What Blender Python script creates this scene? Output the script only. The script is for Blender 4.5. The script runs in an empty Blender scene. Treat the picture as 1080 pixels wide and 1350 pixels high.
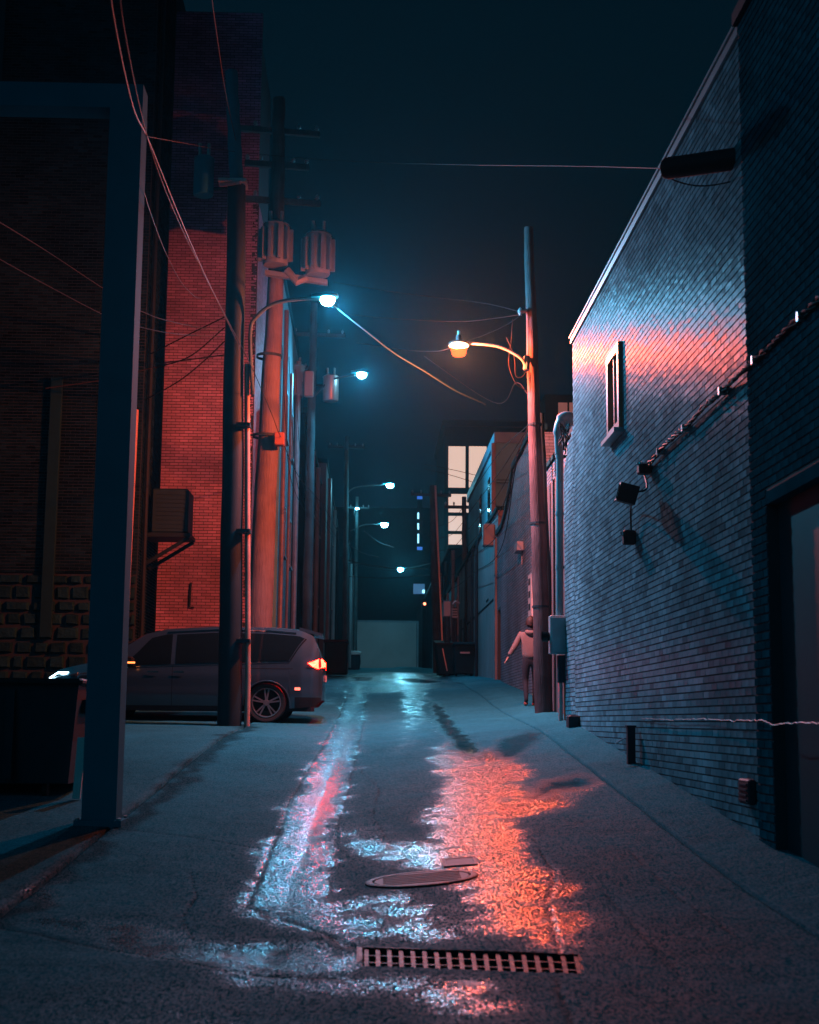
import bpy, math, random
import numpy as np
from mathutils import Vector, Matrix
random.seed(7)
rng = np.random.default_rng(5)
scene = bpy.context.scene
COL = scene.collection
# ------------------------------------------------------------------ camera
F_PX = 1875.0
ROLL = math.radians(0.5)
_dx, _dy = -55.0, 275.0
_ux = _dx*math.cos(ROLL) + _dy*math.sin(ROLL)
_uy = -_dx*math.sin(ROLL) + _dy*math.cos(ROLL)
PITCH = math.atan(_uy/F_PX)
YAW = math.atan(-_ux*math.cos(PITCH)/F_PX)
CAM = Vector((0, 0, 1.5))
_F = Vector((math.sin(YAW)*math.cos(PITCH), math.cos(YAW)*math.cos(PITCH), math.sin(PITCH)))
_R0 = Vector((math.cos(YAW), -math.sin(YAW), 0))
_U0 = _R0.cross(_F)
_R = _R0*math.cos(ROLL) + _U0*math.sin(ROLL)
_U = -_R0*math.sin(ROLL) + _U0*math.cos(ROLL)
cam_d = bpy.data.cameras.new('camera')
cam_d.sensor_fit = 'VERTICAL'; cam_d.sensor_height = 36; cam_d.lens = 50
cam_d.clip_start = 0.1; cam_d.clip_end = 2000
cam = bpy.data.objects.new('camera', cam_d); COL.objects.link(cam)
_m = Matrix((( _R.x, _U.x, -_F.x), (_R.y, _U.y, -_F.y), (_R.z, _U.z, -_F.z))).to_4x4()
_m.translation = CAM
cam.matrix_world = _m
cam_d.dof.use_dof = True; cam_d.dof.focus_distance = 27; cam_d.dof.aperture_fstop = 2.8
scene.camera = cam
# ------------------------------------------------------------------ night sky
world = bpy.data.worlds.new('World'); scene.world = world; world.use_nodes = True
wn = world.node_tree.nodes; wl = world.node_tree.links
bg = wn['Background']
sky = wn.new('ShaderNodeTexSky'); sky.sky_type = 'NISHITA'; sky.sun_disc = False
sky.sun_elevation = math.radians(-3.0); sky.sun_rotation = math.radians(180)
# town glow: an even deep blue night sky tinting the last of the twilight
mx = wn.new('ShaderNodeMix'); mx.data_type = 'RGBA'; mx.inputs[0].default_value = 0.93
wl.new(sky.outputs[0], mx.inputs[6]); mx.inputs[7].default_value = (0.0, 0.068, 0.135, 1)
wl.new(mx.outputs[2], bg.inputs[0]); bg.inputs[1].default_value = 0.10
# faint cold fill added from behind the camera to lift shadows, wide and soft
fill_sun_d = bpy.data.lights.new('fill_sun', 'SUN'); fill_sun_d.energy = .17; fill_sun_d.angle = math.radians(50); fill_sun_d.color = (.0, .5, .85)
fill_sun = bpy.data.objects.new('fill_sun', fill_sun_d); COL.objects.link(fill_sun)
fill_sun.rotation_euler = Vector((.68, .60, -.42)).to_track_quat('-Z', 'Y').to_euler()
scene.view_settings.view_transform = 'Standard'; scene.view_settings.look = 'None'
scene.view_settings.exposure = 0; scene.view_settings.gamma = 1
scene.cycles.max_bounces = 5; scene.cycles.diffuse_bounces = 3; scene.cycles.glossy_bounces = 3
scene.cycles.volume_bounces = 0; scene.cycles.sample_clamp_indirect = 4
scene.cycles.use_denoising = True
scene.cycles.transmission_bounces = 4

def ray(px, py):
    return _F + _R*((px-540)/F_PX) - _U*((py-675)/F_PX)
def P(px, py, Y):
    d = ray(px, py); return CAM + d*(Y/d.y)
# ------------------------------------------------------------------ ground height
def zr(Y):   # along the right hand wall
    return np.interp(Y, [-20, 5, 7.5, 9.9, 21.6, 28, 32, 40.7, 49, 70, 100, 150, 260], [.30, .33, .36, .47, 1.48, 1.80, 2.12, 2.7, 3.05, 3.95, 5.15, 7.1, 7.3])
def gutter_x(Y):
    return -0.62 + 0.0165*(np.minimum(Y, 80)-9)
XR = 2.6
def xl(Y): return np.interp(Y, [-20, 9, 26, 40, 300], [-2.75, -2.52, -2.15, -1.9, -1.6])
def hgt(X, Y):
    X = np.asarray(X, float); Y = np.asarray(Y, float)
    X, Y = np.broadcast_arrays(X, Y)
    drop = np.interp(Y, [-20, 9, 26, 45, 300], [.36, .39, .33, .2, .12])
    base = zr(Y) - drop
    d = X - gutter_x(Y)
    wd = XR - gutter_x(Y)
    t = np.clip(d/wd, 0, 1)
    cross = (drop-0.10)*t**1.15
    e = np.clip((X-XR)/0.5, 0, 1)
    cross = cross + 0.10*e
    left = np.clip(-d, 0, 2.2)
    cross = cross + left*0.025
    # swale leading to the grate
    sw = np.exp(-((Y-9.15-0.11*(0.6-X))/0.38)**2)*0.035*np.clip((0.9-X)/1.5, 0, 1)
    return base + cross - sw
def hz(X, Y): return float(hgt(X, Y))
def G(px, py):
    """point on the ground seen at a picture point of the reference"""
    d = ray(px, py); last = None
    Y = 4.0
    while Y < 160:
        p = CAM + d*(Y/d.y)
        if p.z <= hz(p.x, p.y): break
        last = Y; Y += 0.25
    a, b = Y-0.25, Y
    for _ in range(14):
        m = (a+b)/2; p = CAM + d*(m/d.y)
        if p.z <= hz(p.x, p.y): b = m
        else: a = m
    p = CAM + d*(b/d.y); return Vector((p.x, p.y, hz(p.x, p.y)))
# ------------------------------------------------------------------ mesh helpers
class MB:
    def __init__(s): s.v = []; s.f = []; s.r = []; s.cur = 0.5
    def quad(s, a, b, c, d):
        n = len(s.v); s.v += [tuple(a), tuple(b), tuple(c), tuple(d)]; s.f.append((n, n+1, n+2, n+3)); s.r.append(s.cur)
    def tri(s, a, b, c):
        n = len(s.v); s.v += [tuple(a), tuple(b), tuple(c)]; s.f.append((n, n+1, n+2)); s.r.append(s.cur)
    def hexa(s, p):
        n = len(s.v); s.v += [tuple(q) for q in p]
        for f in ((0,3,2,1), (4,5,6,7), (0,1,5,4), (1,2,6,5), (2,3,7,6), (3,0,4,7)):
            s.f.append(tuple(n+i for i in f)); s.r.append(s.cur)
        return s
    def box(s, x0, x1, y0, y1, z0, z1):
        s.hexa([(x0,y0,z0),(x1,y0,z0),(x1,y1,z0),(x0,y1,z0),(x0,y0,z1),(x1,y0,z1),(x1,y1,z1),(x0,y1,z1)]); return s
    def bbox(s, x0, x1, y0, y1, z0, z1, b=0.01):
        """box with chamfered vertical and top edges"""
        pts = lambda k, z: [(x0+b-k, y0+0-k+b*0, z)]
        ring = lambda i: [(x0+i+b, y0+i), (x1-i-b, y0+i), (x1-i, y0+i+b), (x1-i, y1-i-b), (x1-i-b, y1-i), (x0+i+b, y1-i), (x0+i, y1-i-b), (x0+i, y0+i+b)]
        n = len(s.v)
        for (i, z) in ((b, z0), (0, z0+b), (0, z1-b), (b, z1)):
            s.v += [(x, y, z) for x, y in ring(i)]
        for k in range(3):
            for j in range(8):
                a = n+k*8+j; c = n+k*8+(j+1) % 8
                s.f.append((a, c, c+8, a+8)); s.r.append(s.cur)
        s.f.append(tuple(n+7-j for j in range(8))); s.r.append(s.cur)
        s.f.append(tuple(n+24+j for j in range(8))); s.r.append(s.cur)
        return s
    def obox(s, c, u, v, w):
        c, u, v, w = map(Vector, (c, u, v, w))
        s.hexa([c-u-v-w, c+u-v-w, c+u+v-w, c-u+v-w, c-u-v+w, c+u-v+w, c+u+v+w, c-u+v+w]); return s
    def tube(s, pts, rad, seg=8, cap=True):
        pts = [Vector(p) for p in pts]
        if not hasattr(rad, '__len__'): rad = [rad]*len(pts)
        n0 = len(s.v); up = None
        for i, p in enumerate(pts):
            t = (pts[min(i+1, len(pts)-1)] - pts[max(i-1, 0)]).normalized()
            if up is None:
                up = Vector((0, 0, 1)) if abs(t.z) < .9 else Vector((0, 1, 0))
            a = t.cross(up).normalized(); b = a.cross(t).normalized(); up = b
            for k in range(seg):
                an = 2*math.pi*k/seg
                s.v.append(tuple(p + (a*math.cos(an)+b*math.sin(an))*rad[i]))
        for i in range(len(pts)-1):
            for k in range(seg):
                q = n0+i*seg+k; r = n0+i*seg+(k+1) % seg
                s.f.append((q, r, r+seg, q+seg)); s.r.append(s.cur)
        if cap:
            s.f.append(tuple(n0+k for k in reversed(range(seg)))); s.r.append(s.cur)
            s.f.append(tuple(n0+(len(pts)-1)*seg+k for k in range(seg))); s.r.append(s.cur)
        return s
    def cyl(s, c, r, z0, z1, seg=20, r2=None):
        return s.tube([(c[0], c[1], z0), (c[0], c[1], z1)], [r, r if r2 is None else r2], seg)
    def lathe(s, c, prof, seg=20, axis='z'):
        n0 = len(s.v)
        for r, h in prof:
            for k in range(seg):
                a = 2*math.pi*k/seg
                if axis == 'z': s.v.append((c[0]+r*math.cos(a), c[1]+r*math.sin(a), c[2]+h))
                elif axis == 'y': s.v.append((c[0]+r*math.cos(a), c[1]+h, c[2]+r*math.sin(a)))
                else: s.v.append((c[0]+h, c[1]+r*math.cos(a), c[2]+r*math.sin(a)))
        for i in range(len(prof)-1):
            for k in range(seg):
                q = n0+i*seg+k; r_ = n0+i*seg+(k+1) % seg
                s.f.append((q, r_, r_+seg, q+seg)); s.r.append(s.cur)
        return s
    def build(s, name, mat, parent=None, smooth=False, loc=None):
        me = bpy.data.meshes.new(name)
        me.from_pydata(s.v, [], s.f)
        at = me.attributes.new('rnd', 'FLOAT', 'FACE')
        at.data.foreach_set('value', np.array(s.r, dtype=np.float32))
        if mat: me.materials.append(mat)
        if smooth:
            me.polygons.foreach_set('use_smooth', [True]*len(me.polygons))
            try: me.set_sharp_from_angle(angle=math.radians(40))
            except Exception: pass
        o = bpy.data.objects.new(name, me); COL.objects.link(o)
        if parent:
            o.parent = parent
            o.matrix_parent_inverse = PINV.get(parent.name, Matrix.Identity(4))
        return o
PINV = {}
def thing(name, label, cat, loc=(0,0,0), group=None):
    o = bpy.data.objects.new(name, None); COL.objects.link(o); o.location = loc
    o.empty_display_size = .2
    PINV[o.name] = Matrix.Translation(-Vector(loc))
    o['label'] = label; o['category'] = cat
    if group: o['group'] = group
    return o
def tag(o, label, cat, group=None):
    o['label'] = label; o['category'] = cat
    if group: o['group'] = group
    return o
def struct(o): o['kind'] = 'structure'; return o
def stuff(o): o['kind'] = 'stuff'; return o
def crom(pts, n=8):
    pts = [Vector(p) for p in pts]
    if len(pts) < 3:
        return [pts[0].lerp(pts[1], i/n) for i in range(n+1)]
    out = []
    for i in range(len(pts)-1):
        p0 = pts[max(i-1, 0)]; p1 = pts[i]; p2 = pts[i+1]; p3 = pts[min(i+2, len(pts)-1)]
        if i == 0: p0 = p1*2-p2
        if i == len(pts)-2: p3 = p2*2-p1
        for k in range(n):
            t = k/n
            out.append(0.5*((2*p1)+(p2-p0)*t+(2*p0-5*p1+4*p2-p3)*t*t+(3*p1-p0-3*p2+p3)*t**3))
    out.append(pts[-1]); return out
# ------------------------------------------------------------------ materials
def mat(name, col, rough=.6, metal=0., spec=.5, var=0., nscale=6., bump=0., bscale=40., rnd=0., coat=0., stretch=(1,1,1), bdist=.01, dirt=0., rvar=0.):
    m = bpy.data.materials.new(name); m.use_nodes = True
    nt = m.node_tree; N = nt.nodes; L = nt.links; b = N['Principled BSDF']
    b.inputs['Roughness'].default_value = rough; b.inputs['Metallic'].default_value = metal
    b.inputs['Specular IOR Level'].default_value = spec
    b.inputs['Coat Weight'].default_value = coat
    tc = N.new('ShaderNodeTexCoord'); mp = N.new('ShaderNodeMapping'); mp.inputs['Scale'].default_value = stretch
    L.new(tc.outputs['Object'], mp.inputs[0])
    cur = None
    rgb = N.new('ShaderNodeRGB'); rgb.outputs[0].default_value = (*col, 1); cur = rgb.outputs[0]
    def mul(a, fac_socket, lo, hi):
        mr = N.new('ShaderNodeMapRange'); L.new(fac_socket, mr.inputs[0])
        mr.inputs[3].default_value = lo; mr.inputs[4].default_value = hi
        v = N.new('ShaderNodeVectorMath'); v.operation = 'SCALE'; L.new(a, v.inputs[0]); L.new(mr.outputs[0], v.inputs[3])
        return v.outputs[0]
    if var:
        no = N.new('ShaderNodeTexNoise'); no.inputs['Scale'].default_value = nscale; no.inputs['Detail'].default_value = 6
        no.inputs['Roughness'].default_value = .65
        L.new(mp.outputs[0], no.inputs[0]); cur = mul(cur, no.outputs[0], 1-var, 1+var)
        if rvar:
            mr = N.new('ShaderNodeMapRange'); L.new(no.outputs[0], mr.inputs[0]); mr.inputs[1].default_value = .3; mr.inputs[2].default_value = .7
            mr.inputs[3].default_value = rough-rvar; mr.inputs[4].default_value = rough+rvar; L.new(mr.outputs[0], b.inputs['Roughness'])
    if dirt:
        n2 = N.new('ShaderNodeTexNoise'); n2.inputs['Scale'].default_value = nscale*.17; n2.inputs['Detail'].default_value = 8
        L.new(tc.outputs['Object'], n2.inputs[0])
        mr = N.new('ShaderNodeMapRange'); L.new(n2.outputs[0], mr.inputs[0]); mr.inputs[1].default_value = .35; mr.inputs[2].default_value = .65
        cur = mul(cur, mr.outputs[0], 1-dirt, 1+dirt*.5)
    if rnd:
        at = N.new('ShaderNodeAttribute'); at.attribute_name = 'rnd'; cur = mul(cur, at.outputs['Fac'], 1-rnd, 1+rnd)
    L.new(cur, b.inputs['Base Color'])
    if bump:
        nb = N.new('ShaderNodeTexNoise'); nb.inputs['Scale'].default_value = bscale; nb.inputs['Detail'].default_value = 3
        L.new(mp.outputs[0], nb.inputs[0])
        bp = N.new('ShaderNodeBump'); bp.inputs['Strength'].default_value = bump; bp.inputs['Distance'].default_value = bdist
        L.new(nb.outputs[0], bp.inputs['Height']); L.new(bp.outputs[0], b.inputs['Normal'])
    return m
def emit(name, col, s):
    m = bpy.data.materials.new(name); m.use_nodes = True; N = m.node_tree.nodes
    b = N['Principled BSDF']; b.inputs['Base Color'].default_value = (.6, .6, .6, 1)
    b.inputs['Emission Color'].default_value = (*col, 1); b.inputs['Emission Strength'].default_value = s
    return m
CYAN = (.10, .60, 1.0); ORANGE = (1.0, .135, .04)
M_lampc = emit('cold_lamp_glow', (.3, .8, 1), 60)
M_lampc2 = emit('far_cold_lamp_glow', (.2, .75, 1), 400)
M_lampc3 = emit('end_lamp_glow', (.2, .75, 1), 900)
M_lampo = bpy.data.materials.new('red_lamp_glass'); M_lampo.use_nodes = True
_n = M_lampo.node_tree.nodes; _l = M_lampo.node_tree.links; _n.remove(_n['Principled BSDF'])
_a = _n.new('ShaderNodeEmission'); _a.inputs[0].default_value = (1, .085, .02, 1); _a.inputs[1].default_value = 2.2
_t = _n.new('ShaderNodeBsdfTransparent'); _t.inputs[0].default_value = (1, .62, .5, 1)
_s = _n.new('ShaderNodeAddShader'); _l.new(_a.outputs[0], _s.inputs[0]); _l.new(_t.outputs[0], _s.inputs[1]); _l.new(_s.outputs[0], _n['Material Output'].inputs[0])
M_tail = emit('tail_lamp_glow', (1, .004, .001), 160)
M_amber = emit('amber_lamp_glow', (1, .25, .05), 3)
M_head = emit('head_lamp_glow', (.5, .85, 1), 9)
M_win = emit('lit_window', (1, .66, .52), .75)
M_blue = emit('blue_sign_glow', (.03, .2, 1), .6)
M_bluew = emit('pale_sign_glow', (.3, .75, 1), 2.2)
# brick faces: painted, vertically scored, semi gloss
def brick_mat(name, col, rough, var=.25, rnd=.25, score=.5, spec=.5, aniso=0.):
    m = mat(name, col, rough, var=var, nscale=3, rnd=rnd, spec=spec, dirt=.45)
    nt = m.node_tree; N = nt.nodes; L = nt.links; b = N['Principled BSDF']
    tc = N.new('ShaderNodeTexCoord'); mp = N.new('ShaderNodeMapping'); mp.inputs['Scale'].default_value = (85, 85, 7)
    L.new(tc.outputs['Object'], mp.inputs[0])
    no = N.new('ShaderNodeTexNoise'); no.inputs['Scale'].default_value = 1; no.inputs['Detail'].default_value = 2
    L.new(mp.outputs[0], no.inputs[0])
    bp = N.new('ShaderNodeBump'); bp.inputs['Strength'].default_value = score; bp.inputs['Distance'].default_value = .004
    L.new(no.outputs[0], bp.inputs['Height']); L.new(bp.outputs[0], b.inputs['Normal'])
    if aniso:
        b.inputs['Anisotropic'].default_value = aniso
        tg = N.new('ShaderNodeCombineXYZ'); tg.inputs[1].default_value = 1.0
        L.new(tg.outputs[0], b.inputs['Tangent'])
    return m
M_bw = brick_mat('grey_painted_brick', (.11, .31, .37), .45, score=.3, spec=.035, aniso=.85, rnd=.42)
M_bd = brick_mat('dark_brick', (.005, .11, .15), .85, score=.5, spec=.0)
M_bred = brick_mat('red_brick', (.33, .24, .42), .7, score=.35, rnd=.3)
M_bpink = brick_mat('worn_painted_brick', (.13, .2, .25), .55, score=.4)
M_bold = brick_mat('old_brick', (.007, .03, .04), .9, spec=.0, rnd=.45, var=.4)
M_mort = mat('mortar', (.05, .085, .095), .95, var=.3, nscale=20, bump=.4, bscale=80)
M_mortd = mat('dark_mortar', (.016, .04, .05), .95, var=.3)
M_stone = mat('rubble_stone', (.009, .05, .06), .95, spec=.05, var=.8, nscale=3, bump=.9, bscale=9, rnd=.35, bdist=.04)
M_wood = mat('pole_wood', (.13, .13, .14), .75, var=.45, nscale=9, bump=.9, bscale=24, stretch=(3, 3, .22), dirt=.3, bdist=.02)
M_woodg = mat('grey_pole_wood', (.06, .12, .13), .85, spec=.1, var=.45, nscale=9, bump=.7, bscale=24, stretch=(3, 3, .22), dirt=.3)
M_black = mat('black_painted_steel', (.012, .035, .045), .6, spec=.15, var=.2)
M_navy = mat('navy_painted_steel', (.02, .19, .25), .8, spec=.03, var=.2, nscale=2)
M_galv = mat('galvanised_steel', (.42, .43, .44), .42, metal=.6, var=.25, nscale=8, rvar=.1)
M_galvd = mat('dull_wire', (.10, .11, .12), .5, metal=.3, var=.9, nscale=40)
M_greym = mat('grey_enamel', (.2, .32, .35), .45, var=.15, nscale=6, dirt=.2)
M_beige = mat('beige_enamel', (.2, .28, .32), .5, var=.15, dirt=.2)
M_cable = mat('cable_sheath', (.012, .014, .016), .7, spec=.15, var=.2)
M_cableg = mat('bare_cable', (.014, .045, .055), .6, spec=.06, metal=0., var=.3, nscale=12)
M_conc = mat('concrete', (.26, .26, .255), .7, var=.3, nscale=5, bump=.3, bscale=60, dirt=.3)
M_stucco = mat('pale_stucco', (.12, .5, .6), .8, var=.15, nscale=3, bump=.3, bscale=60, dirt=.25)
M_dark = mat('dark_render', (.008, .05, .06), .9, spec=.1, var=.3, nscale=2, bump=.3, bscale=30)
M_roof = mat('roofing', (.09, .09, .095), .7, var=.3)
M_glass = mat('dark_glass', (.004, .01, .012), .05, spec=.15)
M_rubber = mat('tyre_rubber', (.018, .018, .018), .75, bump=.3, bscale=60)
M_rim = mat('alloy_rim', (.5, .5, .52), .28, metal=.9)
M_chrome = mat('chrome_trim', (.7, .7, .72), .12, metal=1)
M_plast = mat('black_plastic', (.012, .02, .024), .6, spec=.15, var=.1, bump=.2, bscale=90)
M_green = mat('dark_bin_plastic', (.008, .04, .05), .7, spec=.05, var=.2)
M_iron = mat('cast_iron', (.006, .014, .018), .5, spec=.10, metal=0., var=.4, nscale=25, bump=.5, bscale=90, rvar=.12)
M_door = mat('steel_door', (.015, .06, .075), .6, spec=.2, var=.15, dirt=.2)
M_sign = mat('pale_sign', (.55, .55, .53), .6, var=.1)
M_rust = mat('rust_paint', (.25, .10, .06), .7, var=.3)
# car paint
M_paint = mat('grey_car_paint', (.04, .085, .11), .3, metal=.55, coat=1., var=.04, nscale=2)
M_paint.node_tree.nodes['Principled BSDF'].inputs['Coat Roughness'].default_value = .05
# ------------------------------------------------------------------ ground surfaces
def pavement_mat(name, col, dry, scale_bump=1.0):
    m = bpy.data.materials.new(name); m.use_nodes = True
    nt = m.node_tree; N = nt.nodes; L = nt.links; b = N['Principled BSDF']
    tc = N.new('ShaderNodeTexCoord')
    gm = N.new('ShaderNodeMapping'); gm.inputs['Scale'].default_value = (1, .36, .5); L.new(tc.outputs['Object'], gm.inputs[0])
    bm = N.new('ShaderNodeMapping'); bm.inputs['Scale'].default_value = (.13, 1, .5); L.new(tc.outputs['Object'], bm.inputs[0])
    def noise(s, d=4, r=.6, grain=False):
        n = N.new('ShaderNodeTexNoise'); n.inputs['Scale'].default_value = s; n.inputs['Detail'].default_value = d
        n.inputs['Roughness'].default_value = r; L.new({True: gm.outputs[0], False: tc.outputs['Object'], 2: bm.outputs[0]}[grain], n.inputs[0]); return n.outputs[0]
    def attr(a):
        n = N.new('ShaderNodeAttribute'); n.attribute_name = a; return n.outputs['Fac']
    def math_(op, a, b_=None, c=None, clamp=False):
        n = N.new('ShaderNodeMath'); n.operation = op; n.use_clamp = clamp
        for i, x in enumerate((a, b_, c)):
            if x is None: continue
            if isinstance(x, (int, float)): n.inputs[i].default_value = x
            else: L.new(x, n.inputs[i])
        return n.outputs[0]
    def rng_(x, a, b_, c, d):
        n = N.new('ShaderNodeMapRange'); L.new(x, n.inputs[0]); n.inputs[1].default_value = a; n.inputs[2].default_value = b_
        n.inputs[3].default_value = c; n.inputs[4].default_value = d; return n.outputs[0]
    big = noise(.9, 6); mid = noise(5, 6, .7); fine = noise(62, 2, .7, True); grit = noise(120, 2, .6, True)
    wet0 = attr('wet'); pud0 = attr('pud'); drt = attr('dirt')
    dampness = wet0
    wet0 = math_('MULTIPLY', wet0, rng_(noise(3.6, 6, .7), .40, .52, .40, 1.0))
    # ragged wet edge
    ed = math_('MULTIPLY_ADD', mid, .9, -.45)
    ed2 = math_('MULTIPLY_ADD', math_('ADD', math_('MULTIPLY', fine, .6), math_('MULTIPLY', grit, .4)), 6.5, -3.25)
    w = math_('ADD', wet0, math_('MULTIPLY', ed, math_('MULTIPLY', wet0, math_('SUBTRACT', 1.35, wet0))))
    w = math_('ADD', w, math_('MULTIPLY', ed2, math_('MULTIPLY', wet0, math_('SUBTRACT', 1.3, wet0))))
    w = rng_(w, .42, .60, 0, 1)
    p = rng_(math_('ADD', pud0, math_('ADD', math_('MULTIPLY', ed, .6), math_('MULTIPLY', ed2, .10))), .30, .85, 0, 1)
    # colour: aggregate specks, damp darkening
    base = N.new('ShaderNodeMix'); base.data_type = 'RGBA'
    base.inputs[6].default_value = (*[c*.62 for c in col], 1); base.inputs[7].default_value = (*[c*1.4 for c in col], 1)
    mixf = math_('ADD', math_('MULTIPLY', big, .35), math_('ADD', math_('MULTIPLY', mid, .25), math_('ADD', math_('MULTIPLY', fine, .45), math_('MULTIPLY', grit, .25))))
    L.new(rng_(mixf, .5, .82, 0, 1), base.inputs[0])
    dk = math_('MULTIPLY', math_('SUBTRACT', 1, math_('MULTIPLY', math_('MAXIMUM', w, p), .45)), math_('SUBTRACT', 1, math_('MULTIPLY', drt, .72)))
    sc = N.new('ShaderNodeVectorMath'); sc.operation = 'SCALE'; L.new(base.outputs[2], sc.inputs[0]); L.new(dk, sc.inputs[3])
    L.new(sc.outputs[0], b.inputs['Base Color'])
    spk = rng_(math_('ADD', math_('MULTIPLY', fine, .6), math_('MULTIPLY', grit, .4)), .475, .51, 0, 1.0)
    wr = math_('MULTIPLY_ADD', spk, -.74, .90)
    r = math_('ADD', math_('MULTIPLY', math_('SUBTRACT', 1, w), math_('MULTIPLY_ADD', dampness, -.16, math_('MULTIPLY_ADD', big, .25, dry-.12))), math_('MULTIPLY', w, wr))
    L.new(math_('MULTIPLY', math_('MAXIMUM', math_('MULTIPLY_ADD', spk, 1.0, .0), p), math_('MULTIPLY_ADD', w, .85, math_('MULTIPLY_ADD', dampness, .10, .015))), b.inputs['Specular IOR Level'])
    r = math_('ADD', math_('MULTIPLY', r, math_('SUBTRACT', 1, p)), math_('MULTIPLY', p, .05))
    L.new(r, b.inputs['Roughness'])
    bf = noise(105, 2, .6, 2)
    bm2 = noise(7, 4, .7, 2)
    h = math_('ADD', math_('MULTIPLY', bf, .62), math_('MULTIPLY', bm2, 1.3))
    bp = N.new('ShaderNodeBump'); bp.inputs['Distance'].default_value = .011*scale_bump
    L.new(math_('MULTIPLY', math_('SUBTRACT', 1, math_('MULTIPLY', p, .97)), math_('MULTIPLY_ADD', w, -.1, .9)), bp.inputs['Strength'])
    L.new(h, bp.inputs['Height']); L.new(bp.outputs[0], b.inputs['Normal'])
    return m
M_alley = pavement_mat('wet_alley_concrete', (.018, .16, .20), .66)
M_apron = pavement_mat('apron_concrete', (.018, .16, .20), .8)
M_lot = pavement_mat('lot_asphalt', (.018, .13, .16), .75)
M_earth = mat('dark_joint_earth', (.02, .02, .02), .9)

def poly_world(pts):
    return np.array([[G(x, y).x, G(x, y).y] for x, y in pts])
def sdf_poly(X, Y, poly):
    """signed distance, positive inside (world metres, y squeezed since the view is grazing)"""
    SY = .45
    px = X; py = Y*SY; q = poly*np.array([1, SY])
    dmin = np.full(X.shape, 1e9); inside = np.zeros(X.shape, bool)
    n = len(q)
    for i in range(n):
        a = q[i]; b = q[(i+1) % n]; ab = b-a
        t = np.clip(((px-a[0])*ab[0]+(py-a[1])*ab[1])/(ab@ab+1e-9), 0, 1)
        d = np.hypot(px-a[0]-t*ab[0], py-a[1]-t*ab[1]); dmin = np.minimum(dmin, d)
        c = ((a[1] > py) != (b[1] > py)) & (px < (b[0]-a[0])*(py-a[1])/(b[1]-a[1]+1e-12)+a[0])
        inside ^= c
    return np.where(inside, dmin, -dmin)
def line_d(X, Y, pts):
    dmin = np.full(X.shape, 1e9)
    for i in range(len(pts)-1):
        a = pts[i]; b = pts[i+1]; ab = b-a
        t = np.clip(((X-a[0])*ab[0]+(Y-a[1])*ab[1])/(ab@ab+1e-9), 0, 1)
        dmin = np.minimum(dmin, np.hypot(X-a[0]-t*ab[0], Y-a[1]-t*ab[1]))
    return dmin
WET = [ # (picture outline, softness m, amount)
 ([(466,903),(486,903),(470,1000),(447,1080),(432,1150),(440,1185),(500,1215),(545,1235),(480,1246),(400,1222),(326,1196),(345,1120),(385,1050),(425,985),(450,930)], .10, 1.0),
 ([(545,905),(560,905),(566,935),(600,985),(660,985),(700,1010),(690,1050),(740,1040),(790,1030),(740,1065),(690,1085),(690,1120),(745,1170),(790,1225),(760,1252),(690,1240),(640,1225),(600,1180),(570,1150),(480,1128),(440,1105),(520,1110),(565,1110),(568,1060),(585,1030),(560,1000),(590,970),(545,940)], .12, .95),
 ([(440,1080),(600,1120),(600,1150),(470,1135),(430,1110)], .18, .6),
 ([(430,1180),(520,1170),(620,1215),(640,1240),(540,1240),(470,1215)], .14, .8),
 ([(60,1215),(180,1228),(330,1243),(475,1255),(475,1285),(330,1278),(160,1250),(40,1225)], .06, 1.0),
 ([(300,1275),(480,1285),(640,1292),(700,1330),(640,1345),(500,1310),(330,1300)], .12, .75),
 ([(0,1290),(180,1300),(380,1320),(380,1380),(0,1380)], .3, .4),
 ([(380,900),(500,885),(600,888),(640,900),(560,912),(440,915)], .5, .8),
 ([(45,1170),(85,1155),(75,1185),(40,1195)], .06, .8),
 ([(525,905),(560,905),(560,945),(535,990),(525,960)], .2, .75),
 ([(400,925),(450,915),(455,930),(380,935)], .2, .5),
]
PUD = [
 ([(466,903),(484,903),(470,1000),(445,1080),(434,1150),(440,1190),(395,1185),(390,1100),(405,1040),(435,985),(454,930)], .08, .60),
 ([(565,920),(590,930),(625,975),(645,990),(625,1000),(590,985),(570,950)], .06, .8),
 ([(650,975),(690,962),(728,962),(716,978),(690,1000),(655,1003),(642,990)], .10, .8),
 ([(680,1050),(710,1028),(760,1018),(800,1022),(790,1036),(740,1045),(700,1062)], .10, .8),
 ([(447,955),(462,955),(452,1000),(440,1060),(430,1085),(428,1050),(438,1000)], .04, .55),
 ([(380,1105),(410,1095),(420,1125),(410,1165),(385,1160),(365,1140)], .05, .5),
 ([(480,1195),(600,1185),(640,1180),(640,1200),(560,1212)], .08, .45),
 ([(300,1252),(360,1258),(350,1266),(290,1262)], .03, .9),
 ([(590,1290),(650,1294),(640,1304),(590,1300)], .03, .7),
 ([(500,895),(560,893),(600,898),(560,902),(520,900)], .4, 1.),
 ([(455,893),(500,890),(500,897),(460,899)], .3, 1.),
]
DIRT = [ # dark seams and patches
 ([(330,955),(230,1035),(155,1088),(90,1140),(0,1225)], .14, .9),
 ([(560,925),(600,975),(640,1000)], .2, .4),
]
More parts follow.
